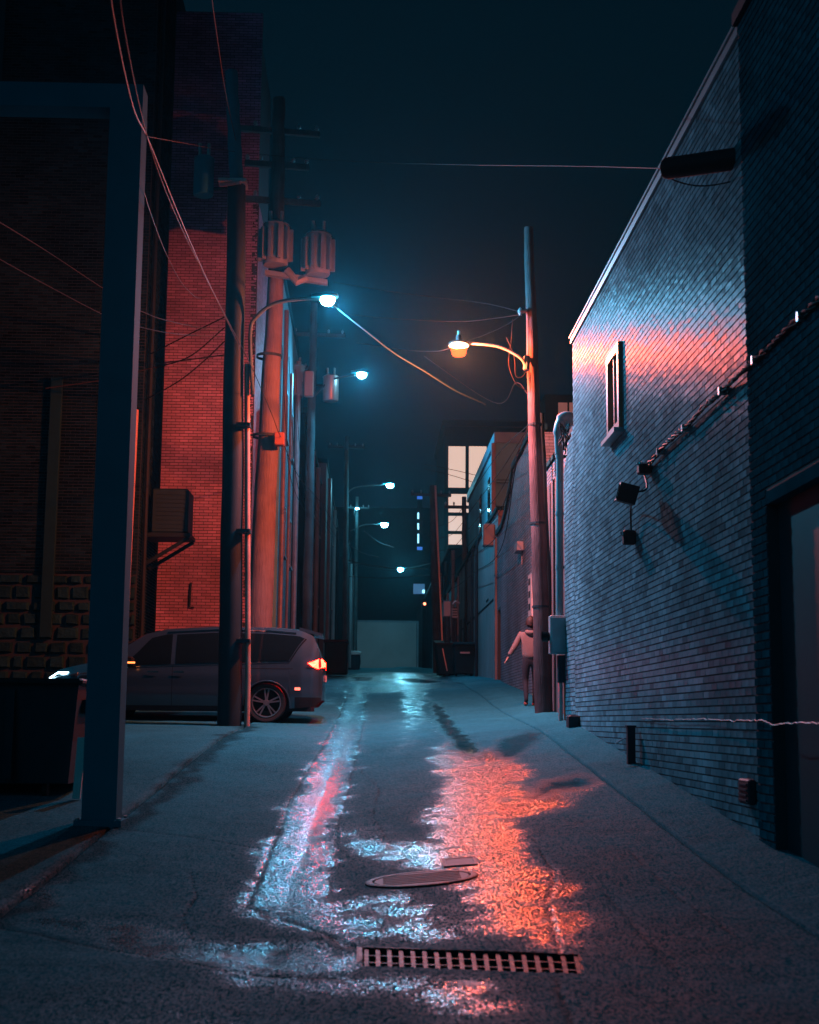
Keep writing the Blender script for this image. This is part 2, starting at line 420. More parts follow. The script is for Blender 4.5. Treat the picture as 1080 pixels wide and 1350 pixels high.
SEAM = [
 ([(464,905),(425,985),(385,1050),(326,1196)], .03, .8),
 ([(486,905),(470,1000),(447,1080),(430,1180)], .03, .6),
 ([(326,1196),(400,1222),(475,1250)], .035, .8),
 ([(0,1225),(60,1235),(200,1262),(320,1284),(475,1290)], .03, .9),
 ([(735,1290),(750,1340),(760,1380)], .025, .9),
 ([(800,1180),(900,1290)], .02, .5),
 ([(400,925),(470,930),(560,932),(640,930)], .06, .3),
 ([(150,1092),(230,1100),(300,1112),(345,1120)], .018, .9),
 ([(700,1100),(730,1150),(722,1190),(745,1260)], .014, .9),
 ([(470,1010),(500,1040),(490,1075),(520,1120)], .012, .7),
 ([(250,1150),(262,1180),(240,1215),(255,1240)], .010, .9),
 ([(830,1120),(900,1190),(980,1240)], .015, .6),
]
_W = [(poly_world(p), s, a) for p, s, a in WET]
_Pd = [(poly_world(p), s, a) for p, s, a in PUD]
_D = [(poly_world(p), s, a) for p, s, a in DIRT]
_S = [(poly_world(p), s, a) for p, s, a in SEAM]
GR = [G(474, 1274), G(772, 1285), G(766, 1257), G(474, 1247)]   # corners of the grate
GRP = np.array([[p.x, p.y] for p in GR])
_gc = sum(GR, Vector((0, 0, 0)))/4
FLAT = [((G(556, 1160).x, G(556, 1160).y), .45), ((G(606, 1137).x, G(606, 1137).y), .25), ((_gc.x, _gc.y), .85)]
def vnoise(X, Y, s, seed):
    r = np.random.default_rng(seed); T = r.random((64, 64))
    x = X*s; y = Y*s; xi = np.floor(x).astype(int); yi = np.floor(y).astype(int)
    fx = x-xi; fy = y-yi; fx = fx*fx*(3-2*fx); fy = fy*fy*(3-2*fy)
    g = lambda i, j: T[i % 64, j % 64]
    return (g(xi, yi)*(1-fx)+g(xi+1, yi)*fx)*(1-fy)+(g(xi, yi+1)*(1-fx)+g(xi+1, yi+1)*fx)*fy
def ground_sheet(name, xa, xb, nx, ys, mat_, hole=None, lift=0., extra_wet=.0, skirt=.12):
    """sheet between the lines x = xa(Y) and x = xb(Y), with a turned down edge"""
    ys = np.array(ys); ny = len(ys); t = np.linspace(0, 1, nx)
    Yg = np.repeat(ys[:, None], nx, 1)
    A = xa(Yg) if callable(xa) else np.full_like(Yg, xa)
    B = xb(Yg) if callable(xb) else np.full_like(Yg, xb)
    Xg = A+(B-A)*t[None, :]
    Z = hgt(Xg, Yg)+lift
    flat = np.ones_like(Xg)
    for cc, rr in FLAT: flat = np.minimum(flat, np.clip((np.hypot(Xg-cc[0], (Yg-cc[1]))-rr)/.35, 0, 1))
    Z += ((vnoise(Xg, Yg, .8, 3)-.5)*.022 + (vnoise(Xg, Yg, 3.3, 4)-.5)*.006)*flat
    wet = np.zeros_like(Xg)
    jx = (vnoise(Xg, Yg, 2.1, 8)-.5)*.24+(vnoise(Xg, Yg, 6, 18)-.5)*.12
    jy = (vnoise(Xg, Yg, 2.1, 9)-.5)*.4
    for pl, s, a in _W:
        d = sdf_poly(Xg+jx, Yg+jy, pl); s2 = s*2.1+.05; tt = np.clip(.42+d/(2*s2), 0, 1); wet = np.maximum(wet, a*tt*tt*(3-2*tt))
    wet = np.maximum(wet, extra_wet*(vnoise(Xg, Yg, .5, 12)))
    pud = np.zeros_like(Xg)
    for pl, s, a in _Pd:
        d = sdf_poly(Xg+jx*.5, Yg+jy*.5, pl); pud = np.maximum(pud, a*np.clip(.45+d/(2*(s*1.8+.03)), 0, 1))
    dirt = np.zeros_like(Xg)
    for pl, s, a in _D: dirt = np.maximum(dirt, a*np.clip(1.4-line_d(Xg+jx, Yg+jy, pl)/s, 0, 1))
    for pl, s, a in _S:
        d = line_d(Xg+jx*.15, Yg, pl); k = np.clip(1-d/s, 0, 1)
        dirt = np.maximum(dirt, a*k); Z -= .012*k*a
    Z -= .010*np.clip(pud, 0, 1)
    V = np.stack([Xg.ravel(), Yg.ravel(), Z.ravel()], 1)
    idx = np.arange(ny*nx).reshape(ny, nx)
    q = np.stack([idx[:-1, :-1], idx[:-1, 1:], idx[1:, 1:], idx[1:, :-1]], -1).reshape(-1, 4)
    if hole is not None:
        c = V[q].mean(1); ins = sdf_poly(c[:, 0], c[:, 1], hole) > .01
        q = q[~ins]
    # skirts along the long edges
    nV = len(V); sk = []
    for k, col in enumerate((idx[:, 0], idx[:, -1])):
        low = V[col].copy(); low[:, 2] -= skirt; V = np.vstack([V, low])
        n0 = nV+k*ny; lo = np.arange(n0, n0+ny)
        a = np.stack([col[:-1], col[1:], lo[1:], lo[:-1]], -1); sk.append(a if k == 0 else a[:, ::-1])
    q = np.vstack([q]+sk)
    me = bpy.data.meshes.new(name); me.from_pydata(V.tolist(), [], q.tolist())
    pad = lambda A: np.concatenate([A.ravel(), np.zeros(2*ny)]).astype(np.float32)
    for nm, A in (('wet', wet), ('pud', pud), ('dirt', dirt)):
        me.attributes.new(nm, 'FLOAT', 'POINT').data.foreach_set('value', pad(A))
    me.materials.append(mat_)
    me.polygons.foreach_set('use_smooth', [True]*len(me.polygons))
    o = bpy.data.objects.new(name, me); COL.objects.link(o); return struct(o)
near = np.concatenate([np.arange(1.0, 6.6, .3), np.arange(6.6, 14, .028), np.arange(14, 34, .06), np.arange(34, 60, .4), np.arange(60, 152, 1.5)])
ground_sheet('alley_pavement', lambda Y: xl(Y)+.02, XR-.012, 220, near, M_alley, hole=GRP, extra_wet=.12)
far = np.concatenate([np.arange(1.0, 6.6, .3), np.arange(6.6, 30, .07), np.arange(30, 60, .5), np.arange(60, 152, 1.5)])
ground_sheet('wall_apron_pavement', XR+.012, 4.6, 50, far, M_apron, lift=.004, extra_wet=.15)
def lotx(Y): return np.interp(Y, [-20, 300], [-20., -20.])
ground_sheet('parking_lot', lotx, lambda Y: xl(Y)-.03, 150, np.concatenate([np.arange(1, 7, .3), np.arange(7, 34, .09), np.arange(34, 60, 1), np.arange(60, 152, 3)]), M_lot, lift=.0, extra_wet=.25)
# one ground sheet under all of it, reaching far out
gx = np.concatenate([[-700, -200, -60, -25], np.linspace(-12, 12, 13), [25, 60, 200, 700]])
gy = np.concatenate([[-700, -200, -60, -20], np.arange(-10, 160, 3), [200, 300, 600, 1200]])
mb = MB(); n = len(gx)
for yy in gy:
    for xx in gx: mb.v.append((xx, yy, hz(np.clip(xx, -10, 8), yy)-.11))
for j in range(len(gy)-1):
    for i in range(n-1):
        cx = (gx[i]+gx[i+1])/2; cy = (gy[j]+gy[j+1])/2
        mb.f.append((j*n+i, j*n+i+1, (j+1)*n+i+1, (j+1)*n+i)); mb.r.append(.5)
# leave out the cells under the drain
keep = [k for k, f in enumerate(mb.f) if not (min(mb.v[i][0] for i in f) < 1.7 and max(mb.v[i][0] for i in f) > -.6 and min(mb.v[i][1] for i in f) < 10.2 and max(mb.v[i][1] for i in f) > 7.8)]
mb.f = [mb.f[k] for k in keep]; mb.r = [mb.r[k] for k in keep]
struct(mb.build('ground', M_earth))
# ------------------------------------------------------------------ grate over the drain
def bil(u, v):
    return (GR[0]*(1-u)+GR[1]*u)*(1-v)+(GR[3]*(1-u)+GR[2]*u)*v
gz = -.012
gt = thing('drain_grate', 'wide iron drain grate with rows of open slots in the near pavement', 'drain grate', tuple(bil(.5, .5)))
mb = MB()
def barq(a, b, w, h, zt):
    a = Vector(a); b = Vector(b); d = (b-a); d.z = 0; L_ = d.length; d.normalize(); s = Vector((-d.y, d.x, 0))
    mb.obox((a+b)/2+Vector((0, 0, zt-h/2)), (b-a)/2, s*w/2, (0, 0, h/2))
for (a, b) in ((GR[0], GR[1]), (GR[1], GR[2]), (GR[2], GR[3]), (GR[3], GR[0])): barq(a, b, .035, .05, gz+.009)
mb.build('frame', M_iron, gt)
NB = 18
for i in range(NB):
    u = (i+.62)/NB; mb = MB(); barq(bil(u, .03), bil(u, .97), .026, .035, gz+random.uniform(-.002, .002))
    mb.build('bar', M_iron, gt)
for v in (.33, .67):
    mb = MB(); barq(bil(.02, v), bil(.98, v), .022, .03, gz-.004); mb.build('cross_bar', M_iron, gt)
mb = MB(); D_ = Vector((0, 0, -.55))
for i in range(4):
    a = GR[i]; b = GR[(i+1) % 4]; mb.quad(a+Vector((0,0,-.02)), b+Vector((0,0,-.02)), b+D_, a+D_)
mb.quad(*[g+D_ for g in GR]); mb.build('pit', mat('wet_pit', (.02, .02, .02), .15), gt)
# manhole and small cover
c = G(556, 1160)+Vector((0, 0, .010))
mh = thing('manhole_cover', 'oval iron manhole cover sunk in a wet rim before the grate', 'manhole', tuple(c))
nrm = Vector((-(hz(c.x+.3, c.y)-hz(c.x-.3, c.y))/.6, -(hz(c.x, c.y+.3)-hz(c.x, c.y-.3))/.6, 1)).normalized()
rot = Vector((0, 0, 1)).rotation_difference(nrm).to_matrix()
OV = [.62]
def tilt(mb, c):
    mb.v = [tuple(rot @ Vector((v[0]-c[0], (v[1]-c[1])*OV[0], v[2]-c[2])) + c) for v in mb.v]; return mb
mb = MB().lathe(c, [(.44, -.05), (.44, .002), (.425, .007), (.385, .006), (.375, -.012), (.375, -.05)], 48); tilt(mb, c).build('rim', M_iron, mh, True)
mb = MB().lathe(c, [(.37, -.03), (.368, .003), (.0, .003)], 48)
for k in range(6):
    mb.box(c.x-.3, c.x+.3, c.y-.26+k*.1, c.y-.24+k*.1, c.z-.004, c.z+.008)
tilt(mb, c).build('lid', M_black, mh)
OV[0] = 1.0
c = G(606, 1137)+Vector((0, 0, .004))
wc = thing('valve_cover', 'small square iron cover set in the wet orange patch', 'utility cover', tuple(c))
rot = rot
mb = MB(); w_, l_ = .14, .17
for (x0, x1, y0, y1) in ((-w_, w_, -l_, -l_+.025), (-w_, w_, l_-.025, l_), (-w_, -w_+.025, -l_+.025, l_-.025), (w_-.025, w_, -l_+.025, l_-.025)):
    mb.box(c.x+x0, c.x+x1, c.y+y0, c.y+y1, c.z-.04, c.z+.009)
tilt(mb, c).build('rim', M_iron, wc)
mb = MB().box(c.x-w_+.03, c.x+w_-.03, c.y-l_+.03, c.y+l_-.03, c.z-.04, c.z+.004); tilt(mb, c).build('lid', M_black, wc)

# ------------------------------------------------------------------ brick walls
def face_brick(mb, o, U, N, u0, u1, z0, z1, depth=.022, jit=.0016):
    """a brick as front face + 4 sides, front slightly out of true"""
    j = [random.uniform(-jit, jit) for _ in range(4)]; e = .0015
    pts = []
    for (u, z) in ((u0, z0), (u1, z0), (u1, z1), (u0, z1)):
        pts.append(o+U*u+Vector((0, 0, z))-N*depth)
    fr = []
    for k, (u, z) in enumerate(((u0+e, z0+e), (u1-e, z0+e), (u1-e, z1-e), (u0+e, z1-e))):
        fr.append(o+U*u+Vector((0, 0, z))+N*j[k])
    n = len(mb.v); mb.v += [tuple(p) for p in pts+fr]
    for f in ((4, 5, 6, 7), (0, 1, 5, 4), (1, 2, 6, 5), (2, 3, 7, 6), (3, 0, 4, 7)):
        mb.f.append(tuple(n+i for i in f)); mb.r.append(mb.cur)
def brick_wall(parent, o, U, N, L, z0, z1, m, mm, openings=(), indiv=0, bed=.012, head=.010, bl=.203, bh=.0577, ground=True, jit=.0016, cutz=None, zstart=0., back=.2, vary=1.0):
    """running bond wall. o: world point at u=0, z=0. openings: (u0,u1,z0,z1)"""
    o = Vector(o); U = Vector(U); N = Vector(N)
    cells = []
    z = z0; row = 0
    while z < z1-.03:
        zt = min(z+bh, z1); u = -(row % 2)*(bl+head)/2 + random.uniform(-.004, .004)
        while u < L:
            a = max(u, 0); b = min(u+bl, L)
            if b-a > .03:
                segs = [(a, b)]
                for (oa, ob, oz0, oz1) in openings:
                    if zt > oz0+.005 and z < oz1-.005:
                        ns = []
                        for s0, s1 in segs:
                            if s1 <= oa or s0 >= ob: ns.append((s0, s1)); continue
                            if s0 < oa-.03: ns.append((s0, oa))
                            if s1 > ob+.03: ns.append((ob, s1))
                        segs = ns
                for s0, s1 in segs:
                    p = o+U*((s0+s1)/2)
                    if ground and zt < hz(p.x, p.y)-.05: continue
                    if cutz and z > cutz((s0+s1)/2)-.04: continue
                    cells.append((s0, s1, z, zt))
            u += bl+head
        z += bh+bed; row += 1
    chosen = set()
    if indiv:
        sc_ = []
        for i, (a, b, za, zb) in enumerate(cells):
            c = o+U*((a+b)/2)+Vector((0, 0, (za+zb)/2)); d = c-CAM
            fz = d.dot(_F)
            if fz < .5: continue
            px = 540+F_PX*d.dot(_R)/fz; py = 675-F_PX*d.dot(_U)/fz
            if 5 < px < 1075 and 5 < py < 1345 and c.z > hz(c.x, c.y): sc_.append((-(b-a)*(zb-za)/fz**3, i))
        sc_.sort(); chosen = {i for _, i in sc_[:indiv]}
    mb = MB()
    for i, (a, b, za, zb) in enumerate(cells):
        r = min(max(random.gauss(.5, .22*vary), 0), 1)
        if i in chosen:
            c = o+U*((a+b)/2)+Vector((0, 0, (za+zb)/2))
            q = MB(); q.cur = r; face_brick(q, o-c, U, N, a, b, za, zb, jit=jit)
            q.v = [v for v in q.v]
            ob = q.build('brick', m, parent); ob.location = c
        else:
            mb.cur = r; face_brick(mb, o, U, N, a, b, za, zb, jit=jit)
    mb.cur = .5
    if mb.f: stuff(mb.build('brickwork', m, parent))
    # mortar and wall body behind, split round the openings
    mb = MB(); d1 = -.007; d2 = -back
    us = sorted({0, L, *[max(0, q[0]) for q in openings], *[min(L, q[1]) for q in openings]})
    for a, b in zip(us[:-1], us[1:]):
        zs = [(z0, z1)]
        for (oa, ob_, oz0, oz1) in openings:
            if oa <= a+1e-6 and ob_ >= b-1e-6:
                zs = [s for q in zs for s in ((q[0], max(q[0], min(q[1], oz0))), (min(q[1], max(q[0], oz1)), q[1])) if s[1]-s[0] > .01]
        for (za, zb) in zs:
            ta = tb = zb
            if cutz: ta = min(zb, cutz(a)); tb = min(zb, cutz(b))
            A = o+U*a; B = o+U*b
            zv = Vector((0, 0, 1))
            mb.hexa([A+N*d2+zv*za, B+N*d2+zv*za, B+N*d1+zv*za, A+N*d1+zv*za, A+N*d2+zv*ta, B+N*d2+zv*tb, B+N*d1+zv*tb, A+N*d1+zv*ta])
    mb.build('mortar', mm, parent)

X1 = 3.13
LEFT = Vector((-1, 0, 0)); YV = Vector((0, 1, 0)); BACK = Vector((0, -1, 0)); XV = Vector((1, 0, 0))
# painted wall
WZ = 7.37
pw = thing('painted_brick_wall', 'tall grey painted brick wall with a small window, catching red light high up', 'brick wall', (X1, 16, 1))
win = (17.30-11.4, 18.20-11.4, 5.14, 6.25)
brick_wall(pw, (X1, 11.4, 0), YV, LEFT, 21.6-11.4, 0.2, WZ, M_bw, M_mort, head=.009, openings=[win], indiv=300, jit=.0015)
brick_wall(pw, (X1+.0, 21.6, 0), YV, LEFT, 1.1, 1.2, 6.1, M_bw, M_mort, cutz=lambda u: 6.15-.55*u, jit=.0022)
mb = MB().box(X1-.03, X1+.24, 11.42, 21.62, WZ, WZ+.09); mb.box(X1-.05, X1+.26, 11.42, 21.64, WZ+.092, WZ+.12); mb.build('coping', M_greym, pw)
# window
mb = MB(); y0, y1, z0, z1 = 17.30, 18.20, 5.14, 6.25; f = .10; xo = X1-.05
mb.box(xo, X1+.12, y0, y0+f, z0, z1); mb.box(xo, X1+.12, y1-f, y1, z0, z1); mb.box(xo, X1+.12, y0+f, y1-f, z1-f, z1); mb.box(xo, X1+.12, y0+f, y1-f, z0, z0+f)
wf = mb.build('window_frame', mat('dark_frame_paint', (.3, .14, .08), .4), pw)
mb = MB().box(xo+.02, X1+.05, (y0+y1)/2-.02, (y0+y1)/2+.02, z0+f, z1-f); mb.build('mullion', M_greym, wf)
mb = MB().box(X1+.06, X1+.07, y0+f, y1-f, z0+f, z1-f); mb.build('pane', M_glass, wf)
mb = MB(); mb.box(X1-.12, X1-.002, y0-.05, y1+.05, z0-.06, z0-.003); mb.build('sill', M_greym, pw)
# near dark wall
nw = thing('dark_brick_wall', 'dark brick wall with a recessed doorway nearest on the right', 'brick wall', (X1, 9, .5))
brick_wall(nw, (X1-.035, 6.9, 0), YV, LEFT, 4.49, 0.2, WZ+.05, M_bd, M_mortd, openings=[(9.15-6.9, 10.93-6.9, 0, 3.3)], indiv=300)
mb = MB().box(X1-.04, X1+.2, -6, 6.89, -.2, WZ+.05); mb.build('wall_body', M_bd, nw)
mb = MB().box(X1-.08, X1+.25, -6, 11.40, WZ+.055, WZ+.17); mb.build('coping', M_dark, nw)
mb = MB().box(X1+.06, X1+.10, 9.16, 10.92, .2, 3.3); dr = mb.build('door', M_door, nw)
mb = MB().tube([(X1-.0, 9.4, 1.35), (X1+.058, 9.4, 1.35)], .03, 10); mb.build('handle', M_chrome, dr)
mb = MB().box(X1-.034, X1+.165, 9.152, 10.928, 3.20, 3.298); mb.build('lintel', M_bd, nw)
# building mass behind both
mb = MB().box(X1+.21, 14, -6, 21.4, -.3, WZ-.1); mb.box(X1+.21, 14, 21.4, 26.9, -.3, 5.9); tag(mb.build('building', M_roof), 'plain block of the building behind the grey painted brick wall', 'building')
# step-back wall, catching the red lamp
rw = thing('step_back_wall', 'short brick wall lit orange red behind the grey riser pipe', 'brick wall', (3.38, 25, 1.6))
brick_wall(rw, (3.38, 22.72, 0), YV, LEFT, 4.2, 1.2, 6.3, M_bpink, M_mort)
mb = MB().box(3.34, 3.6, 22.72, 26.94, 6.3, 6.38); mb.build('coping', M_dark, rw)
# second brick wall (far side of the gap)
X2 = 3.62
w2 = thing('pink_brick_wall', 'long worn brick wall beyond the leaning wooden pole, roofline stepping down', 'brick wall', (X2, 35, 2))
def cut2(u):
    Y = 31+u
    return float(np.interp(Y, [31, 35.6, 36.2, 37.5, 38.6, 41], [7.95, 7.85, 7.5, 7.0, 6.75, 6.75]))
brick_wall(w2, (X2, 31.0, 0), YV, LEFT, 9.2, 1.8, 8.0, M_bpink, M_mort, cutz=cut2, openings=[(8.1, 9.0, 0, 4.6)])
mb = MB()
ys_ = [31, 33, 35.6, 36.2, 37.5, 38.6, 40.2]
for a, b in zip(ys_[:-1], ys_[1:]):
    za, zb = cut2(a-31), cut2(b-31)
    mb.hexa([(X2-.05, a, za+.002), (X2+.3, a, za+.002), (X2+.3, b, zb+.002), (X2-.05, b, zb+.002), (X2-.05, a, za+.14), (X2+.3, a, za+.14), (X2+.3, b, zb+.14), (X2-.05, b, zb+.14)])
mb.build('coping', M_dark, w2)
brick_wall(w2, (X2+.025, 31.0, 0), XV, BACK, 6, 1.8, 7.9, M_bpink, M_mort)
mb = MB().box(X2+.15, X2+.19, 39.12, 39.98, 2.4, 4.6); dr = mb.build('door', M_door, w2)
MB().box(X2+.11, X2+.149, 39.25, 39.3, 3.3, 3.42).build('handle', M_chrome, dr)
mb = MB().box(X2+.21, X2+.6, 31.2, 40.2, 1.8, 6.7); mb.build('wall_body', M_dark, w2)
mb = MB().bbox(X2-.16, X2-.002, 33.2, 33.9, 6.05-.55, 6.27-.55, .01); mb.box(X2-.02, X2-.002, 33.5, 33.55, 5.2, 5.49); tag(mb.build('wall_light', M_beige), 'small pale unlit light fitting high on the worn brick wall', 'wall light')
# sign on that wall
c = P(716, 0, 1)
sg = MB().box(X2-.06, X2-.004, 29.9+1.2, 31.75, 3.55, 4.75)
sg = sg.build('wall_sign', M_sign); tag(sg, 'narrow pale sign with four dark marks on the worn brick wall', 'sign')
for k in range(4): MB().box(X2-.066, X2-.061, 31.35, 31.65, 3.68+k*.28, 3.82+k*.28).build('mark', M_black, sg)
# third building: rendered wall with pilaster, penthouse above
b3 = thing('rendered_building', 'low rendered building with a metal corner strip, further up the alley', 'building', (3.7, 48, 3))
XB = 3.66
z3 = 7.5
mb = MB().box(XB, 12, 40.25, 58, 2, z3); mb.build('wall', mat('brown_render', (.2, .24, .26), .8, var=.3, nscale=1.4, bump=.3, bscale=25, dirt=.3), b3)
MB().box(XB-.06, 12, 40.25, 58.1, z3+.002, z3+.12).build('coping', M_dark, b3)
MB().box(XB-.09, XB-.002, 40.26, 40.75, 2.4, 6.7).build('corner_strip', M_beige, b3)
MB().bbox(XB-.35, XB-.003, 41.2, 41.7, 6.6, 7.25, .03).build('electrical_box', M_greym, b3)
for (ya, yb, za, zb) in ((43.5, 44.3, 5.2, 5.24), (41, 57, 5.05, 5.09)):
    MB().box(XB-.02, XB-.002, ya, yb, za, zb).build('joint', M_dark, b3)
for (ya, za, zb) in ((50.0, 2.9, 5.2), (53.6, 2.9, 5.4), (56, 3, 5.5)):
    MB().box(XB-.03, XB-.002, ya, ya+1.1, za, zb).build('door', M_door, b3)
for ya in (47.2, 49.2, 52.4):
    MB().tube([(XB-.09, ya, 2.9), (XB-.09, ya, 7.3), (XB-.03, ya, 7.48)], .05, 8).build('downpipe', M_black, b3)
ph = thing('penthouse', 'pale boxy upper storey with a bright blue cornice above the low building', 'building', (3.86, 43, 7.6))
MB().box(3.84, 11, 43, 55, z3+.125, 10.0).build('wall', M_stucco, ph)
MB().box(3.78, 11.1, 42.9, 55.1, 10.002, 10.33).build('cornice', mat('blue_cornice', (.12, .33, .42), .5, var=.1), ph)
for z in (8.02, 8.75, 8.84):
    MB().box(3.86, 11, 42.985, 42.998, z, z+.02).build('joint', M_dark, ph)
MB().box(3.825, 3.838, 45, 45.9, 7.9, 9.3).build('window', M_glass, ph)
MB().box(3.825, 3.838, 48.5, 49.4, 7.9, 9.3).build('window', M_glass, ph)
MB().bbox(3.70, 3.83, 42.94, 43.1, z3+.13, 10.0, .01).build('corner_post', M_beige, ph)
# building with the lit windows
lb = thing('office_building', 'dark tall building with large warm lit windows at the far right', 'building', (9, 95, 5))
LX0, LX1, LY = 5.0, 19, 95.0
def LP(px, py): return P(px, py, LY)
panes = [((590, 588), (615, 643)), ((617, 588), (643, 643)), ((590, 651), (640, 676)), ((590, 680), (614, 700)), ((590, 704), (612, 722))]
rects = []
for (a, b) in panes:
    p = LP(*a); q = LP(*b); rects.append((p.x, q.x, q.z, p.z))
zs = sorted({4.0, 21.4, *[r[2] for r in rects], *[r[3] for r in rects]})
mb = MB()
for za, zb in zip(zs[:-1], zs[1:]):
    op = sorted([(r[0], r[1]) for r in rects if r[2] <= za+1e-4 and r[3] >= zb-1e-4]); x = LX0
    for a, b in op:
        if a-x > .02: mb.box(x, a, LY, LY+.3, za, zb)
        x = b
    mb.box(x, LX1, LY, LY+.3, za, zb)
mb.box(LX0, LX1, LY+.6, LY+12, 4, 21.3); mb.build('wall', M_dark, lb)
for r in rects:
    w = MB().box(r[0]-.0, r[1]+.0, LY+.06, LY+.12, r[2], r[3]).build('window', M_win, lb)
    MB().box(r[0]+.001, r[0]+.07, LY+.01, LY+.058, r[2], r[3]).build('frame_bar', M_dark, w)
    MB().box(r[1]-.07, r[1]-.001, LY+.01, LY+.058, r[2], r[3]).build('frame_bar', M_dark, w)
MB().box(LX0-.2, LX1, LY-.2, LY+12, 21.41, 21.8).build('parapet', M_dark, lb)
# upper window right of the leaning pole
ub = thing('back_building', 'dark upper building with two dim windows peeping over the pipe hood', 'building', (9, 50, 3))
p = P(733, 520, 50); MB().box(p.x-.4, p.x+6, 50, 58, 3, p.z).build('wall', M_dark, ub)
for xa, xb in ((736, 748), (750.5, 762)):
    a = P(xa, 531, 49.99); b = P(xb, 549, 49.99)
    MB().box(a.x, b.x, 49.95, 49.99, b.z, a.z).build('window', emit('dim_window', (1, .4, .25), .10), ub)
# buildings further up on the right
def block(name, label, x0, x1, y0, y1, z0, z1, m, side, wins=(), pipes=(), doors=(), cop=.1):
    """long block whose alley face is at x0 (side=+1, right) or x1 (side=-1, left)"""
    t = thing(name, label, 'building', ((x0+x1)/2, y0, z0))
    MB().box(x0, x1, y0, y1, z0, z1).build('wall', m, t)
    MB().box(x0-.06, x1+.06, y0-.06, y1, z1+.002, z1+cop+.1).build('coping', M_dark, t)
    xf = x0 if side > 0 else x1; s = -side
    for (ya, yb, za, zb) in wins:
        q = MB()
        for (a1, b1, c1, d1) in ((ya, ya+.07, za, zb), (yb-.07, yb, za, zb), (ya+.07, yb-.07, zb-.07, zb), (ya+.07, yb-.07, za, za+.07)):
            q.box(min(xf+s*.002, xf+s*.06), max(xf+s*.002, xf+s*.06), a1, b1, c1, d1)
        w = q.build('window', M_greym, t)
        MB().box(min(xf+s*.002, xf+s*.02), max(xf+s*.002, xf+s*.02), ya+.07, yb-.07, za+.07, zb-.07).build('pane', M_glass, w)
        MB().box(min(xf+s*.002, xf+s*.12), max(xf+s*.002, xf+s*.12), ya-.05, yb+.05, za-.07, za-.003).build('sill', M_conc, t)
    for (ya, za, zb, r) in pipes:
        MB().tube([(xf+s*(r+.03), ya, za), (xf+s*(r+.03), ya, zb)], r, 8).build('downpipe', random.choice([M_greym, M_black, M_galv]), t)
    for (ya, yb, za, zb) in doors:
        d = MB().box(min(xf+s*.002, xf+s*.05), max(xf+s*.002, xf+s*.05), ya, yb, za, zb).build('door', M_door, t)
        MB().box(min(xf+s*.052, xf+s*.09), max(xf+s*.052, xf+s*.09), ya+.1, ya+.16, za+.95, za+1.1).build('handle', M_chrome, d)
    return t
block('low_building', 'pale low rendered building with pipes and cables beyond the brown one', 3.8, 10, 58.2, 74, 2.8, 7.6, M_stucco, 1, wins=[(60, 61.2, 5.2, 6.8), (64, 65.4, 5.4, 7)], pipes=[(59, 3, 7.5, .06), (62.6, 3, 9, .08), (67, 3, 7.5, .06), (70, 3, 8.6, .07)], doors=[(65.9, 66.9, 3.6, 5.8)])
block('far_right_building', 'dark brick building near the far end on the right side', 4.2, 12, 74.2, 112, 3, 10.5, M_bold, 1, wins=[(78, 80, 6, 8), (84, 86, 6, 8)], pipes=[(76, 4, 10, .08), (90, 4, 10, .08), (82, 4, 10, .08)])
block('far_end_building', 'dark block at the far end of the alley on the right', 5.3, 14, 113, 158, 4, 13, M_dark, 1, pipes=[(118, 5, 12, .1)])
# left side of the alley
def left_wins(y0, y1, step, z0s, rr):
    out = []; y = y0
    while y < y1:
        for z in z0s: out.append((y, y+1.0, z, z+1.5))
        y += step
    return out
M_lw1 = mat('stained_render', (.12, .18, .2), .85, var=.35, nscale=1.2, bump=.3, bscale=20, dirt=.4)
block('left_render_building', 'stained rendered building with downpipes behind the thick leaning pole', -12, -2.55, 38.6, 50, 1.5, 13.8, M_lw1, -1, wins=left_wins(40.5, 49, 3.1, (6.2, 9.6), 0), pipes=[(39.2, 2.6, 13, .07), (42.6, 2.6, 12, .05), (45.8, 2.6, 13.2, .09), (47.1, 2.6, 11, .05)], doors=[(43.2, 44.3, 2.7, 4.9)])
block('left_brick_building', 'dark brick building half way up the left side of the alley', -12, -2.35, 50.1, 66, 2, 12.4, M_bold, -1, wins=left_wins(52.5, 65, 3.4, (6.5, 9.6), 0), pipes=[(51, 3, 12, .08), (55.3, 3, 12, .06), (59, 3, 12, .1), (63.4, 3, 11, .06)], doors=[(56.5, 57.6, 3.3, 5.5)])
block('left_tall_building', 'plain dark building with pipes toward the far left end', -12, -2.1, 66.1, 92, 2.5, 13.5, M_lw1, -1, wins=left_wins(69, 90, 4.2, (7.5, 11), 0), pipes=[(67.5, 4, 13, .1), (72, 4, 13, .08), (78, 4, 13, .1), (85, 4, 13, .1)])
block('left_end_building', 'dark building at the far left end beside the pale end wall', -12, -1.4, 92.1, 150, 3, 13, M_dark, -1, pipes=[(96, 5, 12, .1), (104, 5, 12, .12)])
# end of the alley
ew = thing('end_wall', 'pale concrete wall closing the far end of the alley', 'wall', (2, 150, 7))
MB().box(-1.35, 5.0, 150, 150.3, 6, 11.75).build('wall', mat('pale_wet_concrete', (.42, .44, .44), .5, var=.3, nscale=.6, dirt=.3), ew)
MB().box(-1.38, 5.05, 149.95, 150.35, 11.752, 11.95).build('coping', M_beige, ew)
MB().box(5.06, 5.22, 149.6, 150.3, 6, 11.9).build('end_post', M_beige, ew)
dk = MB().box(-60, 60, 190, 200, 5, 30).build('distant_building', M_dark); tag(dk, 'black mass of distant buildings closing the view above the end wall', 'building')

